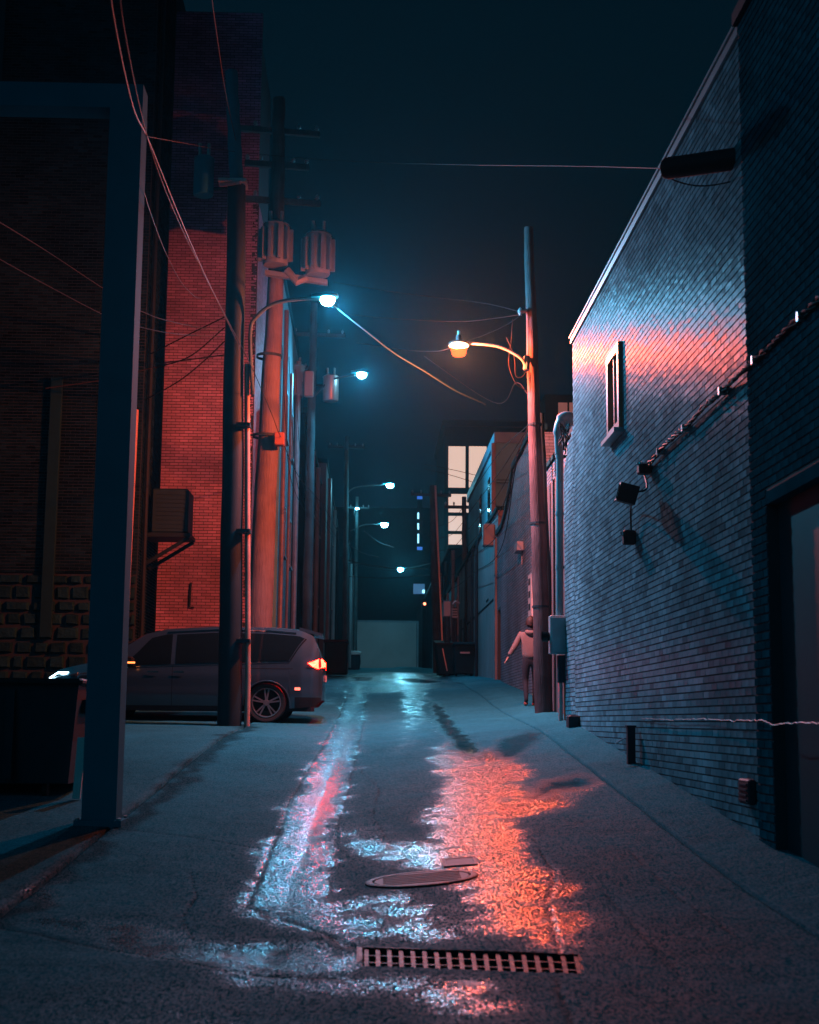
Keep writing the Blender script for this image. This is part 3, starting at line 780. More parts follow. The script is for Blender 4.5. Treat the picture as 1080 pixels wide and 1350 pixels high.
# ------------------------------------------------------------------ left yard buildings
ba = thing('stone_base_building', 'tall dark brick building on a rubble stone base at far left', 'building', (-8, 30.8, 1.4))
YA = 30.8; XA = -5.02
MB().box(-20, XA-.02, YA+.12, 40, 1, 20).build('wall_body', M_mortd, ba)
brick_wall(ba, (-8.5, YA, 0), XV, BACK, 8.5+XA-.025, 4.6, 20, M_bold, M_mortd, ground=False, bed=.012, head=.009, back=.11, jit=.004, vary=1.3)
brick_wall(ba, (XA, YA+.02, 0), YV, XV, 2.7, 1.4, 20, M_bold, M_mortd, back=.1, jit=.004, vary=1.3)
MB().box(-8.5, XA-.01, YA+.03, YA+.11, 1.0, 4.6).build('base_backing', M_mortd, ba)
stone_rows = []
z = 1.35; k = 0
while z < 4.5:
    h = random.uniform(.2, .34); x = -8.5-random.uniform(0, .3)
    while x < XA-.05:
        w = random.uniform(.26, .62); xe = min(x+w, XA)
        if xe-x > .1:
            q = MB(); q.cur = random.random(); a = .02; cx = (x+xe)/2; hh = min(h, 4.58-z)
            o_ = [(x+a+random.uniform(0, .03), z+a+random.uniform(0, .02)), (xe-a-random.uniform(0, .03), z+a+random.uniform(0, .02)), (xe-a-random.uniform(0, .04), z+hh-a-random.uniform(0, .03)), (x+a+random.uniform(0, .04), z+hh-a-random.uniform(0, .03))]
            pr = random.uniform(.01, .07); n0 = 0
            bk = [(p[0], YA+.04, p[1]) for p in o_]; fr = [(cx+(p[0]-cx)*.8, YA-pr, z+hh/2+(p[1]-z-hh/2)*.78) for p in o_]
            q.v = bk+fr; q.f = [(4, 5, 6, 7), (0, 1, 5, 4), (1, 2, 6, 5), (2, 3, 7, 6), (3, 0, 4, 7)]; q.r = [q.cur]*5
            q.build('stone', M_stone, ba, True)
        x = xe
    z += h
MB().bbox(-7.05, -6.8, YA-.12, YA-.003, 3.2, 8.9, .01).build('pilaster', M_dark, ba)
MB().tube([(-5.22, YA-.09, 3.45), (-5.17, YA-.09, 8.2)], .06, 10).build('downpipe', mat('pink_downpipe', (.5, .36, .33), .5, var=.2), ba)
MB().tube([(-4.93, YA+.25, 1.5), (-4.93, YA+.25, 19)], .05, 8).build('downpipe', M_black, ba)
# bracket mounted unit on its side wall
ac = thing('air_conditioner', 'boxy air conditioner on angled brackets projecting from the dark building', 'air conditioner', (-4.5, 31.9, 6.2))
a = P(199, 703, 31.4); b = P(250, 645, 31.4)
MB().bbox(a.x, b.x, 31.3, 32.2, a.z, b.z, .04).build('case', M_door, ac)
for k in range(9):
    z = a.z+.1+k*(b.z-a.z-.2)/8.5
    MB().box(a.x+.14, b.x-.06, 31.285, 31.298, z, z+.035).build('louvre', M_door, ac)
MB().box(XA+.02, b.x+.06, 31.25, 32.25, a.z-.09, a.z-.003).build('shelf', M_black, ac)
p1 = P(200, 745, 31.3); p2 = P(252, 711, 31.3)
for yy in (31.3, 32.15):
    MB().tube([(XA+.03, yy, p1.z), (b.x+.03, yy, a.z-.10)], .045, 6).build('bracket', M_black, ac)
bb = thing('red_brick_building', 'tall brick building glowing dull red behind the parked car', 'building', (-4, 33.5, 1.5))
YB = 33.5
brick_wall(bb, (-5.0, YB, 0), XV, BACK, 2.155, 1.4, 19, M_bred, M_mortd, bed=.013, head=.008, back=.15)
brick_wall(bb, (-2.82, YB, 0), YV, XV, 5, 1.4, 14, M_bred, M_mortd, back=.15)
MB().box(-5.0, -2.99, YB+.16, 38.5, 1.4, 19).build('wall_body', M_mortd, bb)
MB().tube([P(252, 768, YB-.05), P(250, 800, YB-.05), P(256, 801, YB-.05)], .022, 6).build('stub_pipe', M_black, bb)
# whitish service panel visible behind the thick pole
mb = MB().box(-2.815+.17, -2.36, 36.2, 36.4, 2, 9.6); tag(mb.build('rendered_pier', M_stucco), 'narrow pale pier standing between the thick pole and the red brick', 'wall')
# ------------------------------------------------------------------ poles
def wob_pole(p0, p1, r0, r1, m, name, parent, seg=18, n=14, wob=.012):
    p0 = Vector(p0); p1 = Vector(p1); pts = []; rs = []
    for i in range(n+1):
        t = i/n; q = p0.lerp(p1, t)
        if 0 < i < n: q += Vector((random.uniform(-wob, wob), random.uniform(-wob, wob), 0))
        pts.append(q); rs.append((r0+(r1-r0)*t)*random.uniform(.985, 1.015))
    return MB().tube(pts, rs, seg).build(name, m, parent, True)
def on_ground(x, y, d=.15): return Vector((x, y, hz(x, y)-d))
def utility_pole(label, bx, tx, ty, Y, r0, r1, m, group=None, cat='utility pole', by=900):
    b = P(bx, by, Y); t = P(tx, ty, Y)
    # carry the axis down to the ground
    g = on_ground(b.x, Y); k = (g.z-t.z)/(b.z-t.z); g.x = t.x+(b.x-t.x)*k
    th = thing('utility_pole', label, cat, (g.x, g.y, g.z+.15), group)
    wob_pole(g, t, r0, r1, m, 'pole', th)
    return th, g, t
def insulator(parent, p, h=.16, r=.05):
    MB().lathe(p, [(0, 0), (r*.5, 0), (r*.5, h*.3), (r, h*.35), (r*.6, h*.5), (r*.95, h*.6), (r*.5, h*.85), (0, h)], 10).build('insulator', M_greym, parent, True)
def crossarm(parent, p, half, dy=0., ang=0.):
    p = Vector(p); u = Vector((math.cos(ang), math.sin(ang), 0))*half; v = Vector((-math.sin(ang), math.cos(ang), 0))*.05
    MB().obox(p+v*2.6, u, v, (0, 0, .06)).build('cross_arm', M_woodg, parent)
    for s in (-.92, -.5, .5, .92): insulator(parent, p+u*s+v*2.6+Vector((0, 0, .06)))
def can(parent, c, r, h, m=None, fins=0, name='transformer'):
    m = m or M_greym
    t = MB().lathe(c, [(0, 0), (r*.93, 0), (r, .03), (r, h*.94), (r*1.05, h*.945), (r*1.05, h*.97), (r*.8, h*1.02), (0, h*1.04)], 22).build(name, m, parent, True)
    for k in range(fins):
        a = math.pi*(.05+.9*k/(fins-1))+math.pi
        d = Vector((math.cos(a), math.sin(a), 0)); w = Vector((-d.y, d.x, 0))
        q = MB(); q.obox(Vector(c)+d*(r+.055)+Vector((0, 0, h*.46)), d*.05, w*.032, (0, 0, h*.38)); q.build('fin', m, t)
    MB().tube([Vector(c)+Vector((r*.4, 0, h)), Vector(c)+Vector((r*.45, 0, h+.28))], .035, 8).build('bushing', M_greym, t)
    MB().tube([Vector(c)+Vector((-r*.4, 0, h)), Vector(c)+Vector((-r*.45, 0, h+.28))], .035, 8).build('bushing', M_greym, t)
    return t
# foreground dark post of a steel gateway, with its beam to the left
p0 = G(134, 1084); pt = P(170, 150, p0.y)
fp = thing('steel_gateway', 'dark square steel post and beam of a gateway at the left foreground', 'gateway', tuple(p0))
hw = .165
mb = MB(); mb.hexa([(p0.x-hw, p0.y-hw, p0.z-.1), (p0.x+hw, p0.y-hw, p0.z-.1), (p0.x+hw, p0.y+hw, p0.z-.1), (p0.x-hw, p0.y+hw, p0.z-.1), (pt.x-hw, p0.y-hw, pt.z), (pt.x+hw, p0.y-hw, pt.z), (pt.x+hw, p0.y+hw, pt.z), (pt.x-hw, p0.y+hw, pt.z)])
mb.build('post', M_navy, fp)
MB().box(p0.x-hw-.06, p0.x+hw+.06, p0.y-hw-.06, p0.y+hw+.06, p0.z-.05, p0.z+.03).build('base_plate', M_navy, fp)
MB().box(pt.x-9, pt.x+hw, p0.y-hw+.02, p0.y+hw-.02, pt.z+.002, pt.z+.26).build('beam', M_navy, fp)
for sx in (-1, 1):
    for sy in (-1, 1): MB().lathe((p0.x+sx*(hw+.03), p0.y+sy*(hw+.03), p0.z+.03), [(.022, 0), (.022, .02), (0, .022)], 6).build('bolt', M_galv, fp)
MB().box(pt.x-9.3, pt.x-9, p0.y-hw, p0.y+hw, p0.z-.1, pt.z+.26).build('post', M_navy, fp)
# thick dark utility pole 2
tp, g2, t2 = utility_pole('tall nearly black pole with a light conduit, in front of the grey car', 303, 312, 245, 25.6, .215, .17, M_black)
t2b = P(305, 95, 25.6); wob_pole(t2, t2b, .13, .12, M_navy, 'pole_top', tp)
for dx in (-.0,): MB().tube([t2+Vector((-.28, -.1, -.02)), t2+Vector((.1, -.25, -.02))], .04, 6).build('bracket', M_galv, tp)
MB().box(t2.x-.32, t2.x+.2, 25.35, 25.8, t2.z-.001+.0, t2.z+.06).build('cap_plate', M_galv, tp)
can(tp, tuple(P(268, 258, 25.6)), .19, .74, M_navy)
MB().tube([P(268, 250, 25.6), P(300, 248, 25.6)], .03, 6).build('bracket', M_black, tp)
# conduit beside it
q0 = P(327, 900, 25.55); q1 = P(326, 480, 25.55); g = on_ground(q0.x, 25.55)
MB().tube([g, q0, q1], .05, 10).build('conduit', mat('rusty_conduit', (.38, .27, .23), .6, var=.4, dirt=.4), tp, True)
for py in (560, 700, 845):
    a = P(312, py, 25.4); b = P(330, py, 25.4); MB().box(a.x, b.x, 25.30, 25.62, a.z-.03, a.z+.03).build('strap', M_black, tp)
# street lamp 1 (cobra head) mounted on it
def cobra(label, arm_pts, head, yaw, m_em, r=.035, size=1., power=None, aim=(0, 0, -1)):
    hp = Vector(head)
    t = thing('street_lamp', label, 'street lamp', tuple(arm_pts[0]), 'white street lamps along the alley')
    MB().tube(crom(arm_pts, 8), r, 8).build('arm', M_woodg, t, True)
    d = Vector((math.cos(yaw), math.sin(yaw), 0)); w = Vector((-d.y, d.x, 0)); s = size
    q = MB(); rings = []
    n0 = 0
    prof = [(-.30, .04, .04), (-.18, .08, .06), (0, .13, .09), (.1, .14, .08), (.18, .10, .05), (.2, .02, .02)]
    for (x, hw_, hh) in prof:
        for k in range(14):
            a = 2*math.pi*k/14; zz = math.sin(a)*hh; zz = max(zz, -.03)
            q.v.append(tuple(hp+d*x*s+w*math.cos(a)*hw_*s+Vector((0, 0, zz*s+.05*s))))
    for i in range(len(prof)-1):
        for k in range(14):
            a = i*14+k; b = i*14+(k+1) % 14; q.f.append((a, b, b+14, a+14)); q.r.append(.5)
    q.f.append(tuple(reversed(range(14)))); q.r.append(.5); q.f.append(tuple(5*14+k for k in range(14))); q.r.append(.5)
    q.build('lamp_head', M_navy, t, True)
    MB().lathe(hp+Vector((0, 0, .018*s)), [(0, -.15*s), (.06*s, -.14*s), (.11*s, -.105*s), (.14*s, -.05*s), (.135*s, 0)], 16).build('lens', m_em, t, True)
    if power:
        ld = bpy.data.lights.new('lamp_light', 'AREA'); ld.shape = 'DISK'; ld.size = .22; ld.energy = power; ld.color = CYAN
        lo_ = bpy.data.objects.new('lamp_light', ld); COL.objects.link(lo_); lo_.parent = t; lo_.matrix_parent_inverse = PINV[t.name]
        av = Vector(aim).normalized(); lo_.location = hp+av*.20*s; lo_.rotation_euler = av.to_track_quat('-Z', 'Y').to_euler()
    return t
h1 = P(432, 394, 25.2)
cobra('nearest bright white street lamp on a long curved arm', [P(333, 520, 25.5), P(330, 440, 25.5), P(338, 418, 25.5), P(362, 400, 25.4), P(398, 394, 25.3), P(424, 394, 25.2)], h1, 0, M_lampc, power=950, aim=(.72, -.32, -.66))
# thick leaning wooden pole 3 with two finned transformers
t3, g3, e3 = utility_pole('thick leaning wooden pole lit red, carrying two finned transformers', 342, 364, 360, 29.6, .29, .17, M_wood, by=830)
e3b = P(368, 130, 29.6); wob_pole(e3, e3b, .17, .13, M_woodg, 'pole_top', t3)
for (px, py, w_) in ((363, 350, .27), (419, 363, .26)):
    c = P(px, py, 29.2); can(t3, (c.x, c.y, c.z), w_, .92, M_beige, fins=6)
a = P(350, 355, 29.25); b = P(432, 368, 29.25)
MB().obox((a+b)/2-Vector((0, 0, .08)), (b-a)/2, (0, .08, 0), (0, 0, .05)).build('transformer_beam', M_beige, t3)
MB().tube([P(378, 356, 29.2), P(392, 372, 29.2), P(405, 366, 29.2)], .09, 8).build('bracket', M_beige, t3)
for py in (170, 215, 262):
    p = P(366, py, 29.5); crossarm(t3, p, .95 if py != 215 else .7, ang=.15)
for py in (575, 470): 
    p = P(350, py, 29.6); MB().lathe(P(355 if py == 470 else 350, py, 29.6), [(.275, -.03), (.275, .03)], 20).build('strap', M_black, t3)
p = P(368, 575, 29.3); MB().bbox(p.x-.09, p.x+.12, 29.1, 29.35, p.z-.22, p.z+.05, .02).build('junction_box', M_rust, t3)
# pole 4 with cans and lamp
t4, g4, e4 = utility_pole('slender grey wooden pole with two pale transformer cans', 403, 414, 400, 46, .17, .12, M_woodg, by=880)
can(t4, tuple(P(389, 523, 46)), .32, 1.05, M_greym); can(t4, tuple(P(436, 529, 46)), .26, .85, M_galv)
p = P(410, 510, 46)
MB().tube([P(389, 508, 46), P(436, 508, 46)], .04, 6).build('bracket', M_black, t4)
MB().bbox(p.x-.2, p.x+.1, 45.6, 45.85, p.z-.4, p.z+.45, .03).build('cutout_box', mat('pink_ceramic', (.5, .36, .32), .5), t4)
crossarm(t4, P(412, 440, 46), 1.1, ang=.1)
cobra('second white street lamp beyond the small transformer cans', [P(408, 535, 46), P(418, 518, 45.9), P(440, 500, 45.8), P(468, 495, 45.6)], P(477, 493, 45.6), 0, M_lampc, size=1.2, power=650, aim=(.15, -.75, -.62))
# further poles left
specs = [(455, 457, 575, 70, 'grey pole behind the second lamp, third up the left side'), (468, 471, 655, 100, 'narrow pale pole near the left end of the pale end wall'), (384, 388, 470, 54, 'thin dark pole close to the stained building on the left')]
for bx, tx, ty, Y, lab in specs:
    tt, g, e = utility_pole(lab, bx, tx, ty, Y, .15, .11, M_woodg, by=860); crossarm(tt, P(tx, ty+14, Y), .9, ang=.1)
cobra('high white street lamp third along on the left', [P(456, 652, 70), P(470, 642, 70), P(506, 639, 70)], P(514, 639, 70), 0, M_lampc2, size=1.25)
cobra('white street lamp fourth along, just below the third', [P(462, 700, 92), P(480, 692, 92), P(500, 691, 92)], P(507, 691, 92), 0, M_lampc2, size=1.6)
cobra('small white street lamp at the top of the narrow pole', [P(466, 678, 99), P(468, 671, 99), P(470, 670, 99)], P(471, 670, 99), 0, M_lampc2, size=.75)
cobra('lowest and farthest white lamp, hung over the end of the alley', [P(568, 742, 130), P(550, 746, 130), P(533, 749, 130)], P(528, 750, 130), math.pi, M_lampc3, size=1.9)
# right hand poles
tR, gR, eR = utility_pole('leaning reddish wooden pole by the grey painted wall', 717, 697, 300, 25.5, .165, .085, mat('reddish_pole_wood', (.085, .07, .075), .85, spec=.15, var=.45, nscale=9, bump=.9, bscale=24, stretch=(3, 3, .22), dirt=.4, bdist=.02), by=925)
MB().tube([P(695, 470, 25.35), P(694, 488, 25.3)], .06, 8).build('lamp_clamp', M_beige, tR)
a = P(690, 412, 25.5); MB().tube([P(684, 412, 25.4), P(700, 408, 25.5)], .035, 6).build('bracket', M_galv, tR); insulator(tR, P(686, 416, 25.4))
for py in (560, 690, 800):
    pc = P(697+(py-300)*.032, py, 25.5); r_ = .1+.06*(py-300)/600
    MB().lathe(pc, [(r_*1.04, -.02), (r_*1.04, .02)], 16).build('strap', M_black, tR)
q = [P(714+i*0, py, 25.66) for i, py in enumerate((430, 560))]
td, gd, ed = utility_pole('dark riser pole immediately right of the reddish pole', 727, 713, 545, 26.0, .085, .07, M_black, by=925)
# red lamp
lo = P(605, 463, 25.3)
ol = thing('red_street_lamp', 'glowing orange red street lamp on a bowed arm from the leaning pole', 'street lamp', tuple(P(694, 488, 25.3)))
MB().tube(crom([P(694, 488, 25.3), P(690, 476, 25.3), P(678, 466, 25.3), P(655, 456, 25.3), P(620, 452, 25.3), P(610, 453, 25.3)], 8), .03, 8).build('arm', M_beige, ol, True)
MB().lathe(lo, [(0, .30), (.05, .30), (.06, .19), (.12, .18), (.19, .15), (.20, .122), (.195, .118), (.18, .124), (.0, .118)], 20).build('lamp_head', M_black, ol, True)
MB().lathe(lo, [(.155, .113), (.15, .05), (.125, -.06), (.11, -.085), (0, -.09)], 20).build('globe', M_lampo, ol, True)
_pl = bpy.data.lights.new('red_bulb', 'POINT'); _pl.energy = 4700; _pl.color = (1.0, .17, .06); _pl.shadow_soft_size = .055
_po = bpy.data.objects.new('red_bulb', _pl); COL.objects.link(_po); _po.parent = ol; _po.matrix_parent_inverse = PINV[ol.name]; _po.location = lo+Vector((0, 0, .012))
M_redhalo = emit('red_halo_glow', (1, .10, .03), 2.0)
MB().lathe(lo, [(.156, .118), (.178, .112), (.176, .095), (.157, .09)], 20).build('halo_ring', M_redhalo, ol, True)  # glowing ring added to draw a red halo round the globe
MB().tube([lo+Vector((0, 0, .3)), lo+Vector((0, 0, .38))], .03, 8).build('photocell', M_greym, ol)
# leaning pole far right
tf, gf, ef = utility_pole('leaning pole with a pale lower right edge, beside the far neon sign', 577, 570, 640, 62, .2, .13, M_woodg, by=880)
MB().tube([on_ground(gf.x+.25, 61.8), P(574, 640, 61.8)], .05, 6).build('conduit', M_galv, tf)
crossarm(tf, P(569, 652, 62), .9, ang=.1)
tg, gg_, eg = utility_pole('second far right pole standing in front of the pale low building', 613, 612, 655, 56, .12, .09, M_woodg, by=880)
crossarm(tg, P(612, 668, 56), .8)

# ------------------------------------------------------------------ service riser and boxes at the wall end
rp = thing('riser_pipe', 'thick grey riser pipe with a domed weather hood at the wall end', 'pipe', (3.06, 22.9, 1.6))
a = P(738, 590, 22.9); b = P(738, 812, 22.9)
wob_pole((b.x, 22.9, b.z), (a.x, 22.9, a.z), .063, .063, M_greym, 'pipe', rp, wob=0)
for py in (602, 677, 748):
    c = P(738, py, 22.9); MB().lathe((c.x, 22.9, c.z), [(.073, -.025), (.073, .025)], 16).build('coupling', M_greym, rp)
    MB().box(c.x+.06, X1+.14, 22.86, 22.94, c.z-.02, c.z+.02).build('strap', M_black, rp)
c = P(741, 566, 22.85)
MB().tube(crom([P(737, 598, 22.9), P(736, 575, 22.88), P(740, 556, 22.86), P(749, 552, 22.85), P(756, 560, 22.85)], 6), [.065]*7+[.09]*6+[.12]*6+[.13]*6, 14).build('hood', M_greym, rp, True)
mb = MB()
for i in range(9):
    s = [P(744+random.uniform(-6, 8), 566+random.uniform(-8, 8), 22.7-.05*i) for _ in range(4)]
    e = P(random.uniform(736, 756), random.uniform(580, 604), 22.75)
    MB().tube(crom([s[0], s[1], e], 6), .011, 5).build('loose_wire', random.choice([M_cableg, M_cable]), rp)
mb_ = thing('meter_box', 'tall grey electrical box below the riser pipe', 'electrical box', (3.0, 22.7, 2.8))
a = P(725, 862, 22.7); b = P(747, 812, 22.7)
MB().bbox(a.x, b.x, 22.62, 22.86, a.z, b.z, .012).build('case', M_greym, mb_)
MB().bbox(a.x+.02, b.x-.02, 22.60, 22.618, a.z+.03, b.z-.03, .004).build('door', M_greym, mb_)
MB().box(b.x+.002, b.x+.04, 22.66, 22.8, a.z+.02, b.z-.05).build('hinge', M_black, mb_)
c = P(722, 838, 22.5); 
mt = MB().lathe((a.x-.002, 22.72, c.z), [(.08, -.12), (.085, -.02), (.06, 0)], 16, 'x'); mt.build('meter', M_glass, mb_, True)
a = P(735, 900, 22.75); b = P(746, 864, 22.75)
MB().bbox(a.x, b.x, 22.66, 22.82, a.z, b.z, .01).build('lower_box', M_black, mb_)
MB().tube([(a.x+.05, 22.75, a.z), (a.x+.05, 22.75, hz(a.x, 22.75)-.05)], .035, 8).build('conduit', M_galv, mb_)
MB().tube([(b.x-.01, 22.8, a.z), (b.x-.01, 22.8, hz(a.x, 22.75)-.05)], .02, 8).build('conduit', M_rust, mb_)
# things low on the painted wall
c = P(752, 944, 21.3)
o_ = MB().bbox(X1-.17, X1-.004, 21.1, 21.4, hz(3.0, 21.2)-.02, hz(3.0, 21.2)+.18, .02).build('downspout_boot', M_black); tag(o_, 'small black box at the foot of the painted wall corner', 'drain boot')
bl_ = thing('bollard', 'short dark post with a bright glint against the painted wall', 'bollard', (3.02, 16.3, .9))
gx_, gy_ = X1-.09, 16.55
g = hz(gx_, gy_)
MB().box(gx_-.045, gx_+.045, gy_-.045, gy_+.045, g-.05, g+.42).build('post', M_black, bl_)
MB().box(gx_-.055, gx_+.055, gy_-.055, gy_+.055, g+.421, g+.44).build('cap', M_black, bl_)
MB().obox((gx_-.13, gy_, g+.26), (.05, 0, .03), (0, .03, 0), (0, 0, .008)).build('hook', M_chrome, bl_)
vent = thing('wall_vent', 'square dark vent box low on the wall near the bottom right', 'vent', (3.1, 12, .9))
vy = X1*F_PX/(987-485); vp = P(987, 1045, vy)
MB().bbox(X1-.07, X1-.004, vy-.16, vy+.16, vp.z-.09, vp.z+.11, .012).build('case', M_black, vent)
for k in range(4): MB().box(X1-.082, X1-.0705, vy-.12, vy+.12, vp.z-.065+k*.042, vp.z-.05+k*.042).build('louvre', M_door, vent)
# cable bundle on the wall with fittings
def WP(px, py, off=.05):
    """point on the painted wall seen at a picture point"""
    d = ray(px, py); return CAM+d*((X1-off)/d.x)
cb = thing('wall_cable', 'twisted cable bundle sloping up along the painted brick wall', 'cable', tuple(WP(850, 620)))
pts = [WP(851, 617), WP(872, 592), WP(890, 574), WP(905, 562), WP(930, 535), WP(960, 508), WP(985, 484), WP(1010, 462), WP(1040, 432), WP(1080, 395), WP(1130, 345)]
path = crom(pts, 14)
for k in range(3):
    sp = []
    for i, p in enumerate(path):
        a = i*.55+k*2.1+math.sin(i*.3)*.6; r = .017+.006*math.sin(i*.21+k)
        sp.append(p+Vector((math.cos(a)*r, 0, math.sin(a)*r)))
    MB().tube(sp, .010, 6).build('strand', [M_cableg, M_cableg, M_cable][k], cb, True)
for i in (12, 40, 66, 90, 118):
    p = path[i]; MB().box(p.x-.03, X1-.003, p.y-.02, p.y+.02, p.z-.035, p.z+.035).build('clip', M_galv, cb)
sb = thing('small_wall_box', 'small dark fitting where the wall cable ends', 'junction box', tuple(WP(849, 617, .08)))
p = WP(848, 618, .09); MB().bbox(p.x-.06, X1-.003, p.y-.08, p.y+.08, p.z-.06, p.z+.05, .015).build('case', M_plast, sb)
MB().lathe(p+Vector((-.03, 0, .05)), [(0, .03), (.04, .02), (.045, 0)], 10).build('cap', M_chrome, sb, True)
fl = thing('floodlight', 'unlit dark floodlight box jutting from the painted wall', 'floodlight', tuple(WP(828, 650, .2)))
p = WP(827, 651, .3); q = WP(848, 620, .05)
MB().obox(p, Vector((.10, -.02, -.03)), Vector((.02, .17, .02)), Vector((.03, 0, .10))).build('case', M_plast, fl)
MB().obox(p+Vector((-.105, .02, .03)), Vector((.004, 0, 0)), Vector((.02, .14, .02)), Vector((.02, 0, .08))).build('lens', M_glass, fl)
MB().tube(crom([p+Vector((.1, 0, .02)), p+Vector((.2, -.1, .05)), q], 6), .012, 6).build('bracket', M_black, fl)
MB().lathe(p+Vector((-.0, .1, .10)), [(0, .03), (.025, .02), (.03, 0)], 8).build('knob', M_chrome, fl)
MB().tube(crom([p+Vector((.05, 0, -.08)), WP(832, 668, .1), WP(832, 690, .06), WP(833, 712, .05)], 8), .010, 6).build('cord', M_cable, fl)
sf = thing('wall_socket', 'small dark outlet hanging below the floodlight cord', 'outlet', tuple(WP(828, 708, .08)))
p = WP(827, 708, .10); MB().bbox(p.x-.05, X1-.003, p.y-.05, p.y+.07, p.z-.09, p.z+.08, .015).build('case', M_plast, sf)
MB().lathe((p.x-.052, p.y, p.z+.04), [(.03, -.001), (.03, -.02), (0, -.03)], 10, 'x').build('socket', M_chrome, sf)
# thin cable low along wall
ch = thing('low_wall_cable', 'thin glinting cable strung level along the dark brick at hip height', 'cable', tuple(WP(900, 952)))
pts = [WP(846, 947, .02), WP(880, 949, .03), WP(920, 948, .03), WP(960, 950, .04), WP(1000, 950, .06), WP(1022, 955, .06), WP(1060, 953, .06), WP(1100, 955, .06)]
mb = MB(); pth = crom(pts, 14); pth = [p+Vector((0, 0, random.uniform(-.008, .008))) for p in pth]
mb.tube(pth, .004, 5).build('strand', M_galvd, ch)

# ------------------------------------------------------------------ overhead cables
def wire(label, pts, r, m, n=10, cat='cable', group=None):
    pp = [P(*q) for q in pts]
    o = MB().tube(crom(pp, n), r*.8, 6).build('overhead_cable', m, None, True)
    return tag(o, label, cat, group)
wire('long cable dropping from the top left, past the black pole, down the left side', [(140, -60, 8), (150, 25, 9), (175, 140, 11), (197, 188, 12.5), (235, 282, 15), (270, 362, 18), (300, 422, 21), (331, 482, 24), (358, 545, 27), (370, 576, 29.1), (395, 630, 34), (425, 665, 40), (445, 700, 46)], .010, M_cableg)
wire('thinner twin running just right of the long cable', [(153, -60, 8), (164, 40, 9), (190, 165, 11.5), (212, 235, 13), (240, 302, 15.4), (272, 368, 18.2), (315, 455, 22)], .006, M_cable)
wire('shiny cable slanting down right from the nearest white lamp', [(434, 398, 25.2), (456, 416, 25.4), (480, 435, 25.6), (520, 466, 26), (560, 490, 26.4), (600, 515, 27), (640, 533, 28)], .017, M_cableg)
wire('thin wire looping down and hooking left of the black pole', [(189, 250, 16), (199, 282, 17), (215, 325, 18.5), (235, 366, 20), (250, 385, 21), (262, 393, 22), (273, 391, 22.6)], .006, M_cableg)
wire('upper of two wires sagging from the left edge', [(-30, 275, 14), (60, 330, 16), (145, 386, 18), (190, 412, 19.5), (230, 425, 21), (290, 437, 25)], .007, M_cableg)
wire('lower of two wires sagging from the left edge', [(-30, 325, 14), (60, 375, 16), (143, 418, 18), (180, 430, 19.5), (230, 440, 21), (290, 444, 25)], .007, M_cableg)
wire('high faint wire meeting the top of the black pole', [(272, -60, 14), (285, 40, 17), (298, 125, 21), (311, 185, 25.5)], .008, M_cable)
wire('level cable crossing the sky from the gateway to the splice case', [(150, 172, 15), (240, 188, 20), (310, 200, 25.5), (450, 212, 24), (600, 217, 21), (760, 219, 16), (875, 222, 12.5)], .006, M_cable)
for i, (pts, lab) in enumerate([
    ([(200, 466, 31), (245, 443, 29), (296, 418, 26)], 'uppermost dark wire before the red brick'),
    ([(190, 528, 31), (235, 503, 29), (270, 475, 27.5), (296, 450, 26)], 'curved dark wire drooping before the red brick'),
    ([(205, 480, 31), (250, 474, 29), (296, 468, 26)], 'nearly level dark wire before the red brick'),
    ([(205, 485, 31), (250, 470, 29), (296, 432, 26)], 'steep dark wire rising right before the red brick'),
    ([(60, 512, 28), (140, 500, 29), (205, 484, 30.5)], 'faint wire left of the pink downpipe')]):
    wire(lab, pts, .016, M_cable)
wire('upper thin cable passing before the lit office windows', [(560, 612, 62), (600, 620, 60), (650, 632, 56)], .016, M_cable)
wire('lower thin cable passing before the lit office windows', [(560, 618, 62), (600, 628, 60), (650, 645, 56)], .016, M_cable)
wire('thin lit wire left of the red lamp', [(440, 372, 30), (520, 385, 28), (575, 392, 27), (640, 400, 26.2), (690, 412, 25.5)], .009, M_cable)
wire('second thin wire reaching the red lamp pole', [(460, 415, 30), (520, 420, 28), (600, 424, 27), (650, 420, 26.2), (690, 414, 25.5)], .009, M_cable)
wire('short wire from the leaning pole to the red lamp head', [(689, 414, 25.4), (670, 427, 25.4), (640, 441, 25.3), (614, 450, 25.3)], .010, M_cableg)
wire('wire ending at the left of the red lamp', [(470, 452, 30), (530, 461, 27.5), (575, 463, 26), (596, 458, 25.4)], .010, M_cable)
wire('drooping wire loop hanging beside the leaning pole', [(676, 420, 25.4), (674, 450, 25.4), (671, 480, 25.4), (680, 505, 25.4), (694, 515, 25.5)], .008, M_cable)
wire('second drooping loop beside the leaning pole', [(668, 445, 25.4), (678, 470, 25.4), (680, 495, 25.4), (688, 497, 25.4), (694, 490, 25.4)], .008, M_cable)
wire('wire running back from the leaning pole toward the far roofs', [(696, 520, 25.5), (680, 505, 27), (650, 530, 32), (560, 470, 40)], .008, M_cable)
for k in range(6):
    y0 = 600+k*22; 
    wire(['topmost', 'second', 'third', 'fourth', 'fifth', 'lowest'][k]+' of the cables looping along the low pale building', [(697-k*3, 560+k*8, 27), (660, y0-5+k*4, 36), (625, y0+45, 46), (598, y0+85-k*4, 60), (575, y0+95-k*6, 62)], .012, M_cable, group=None)
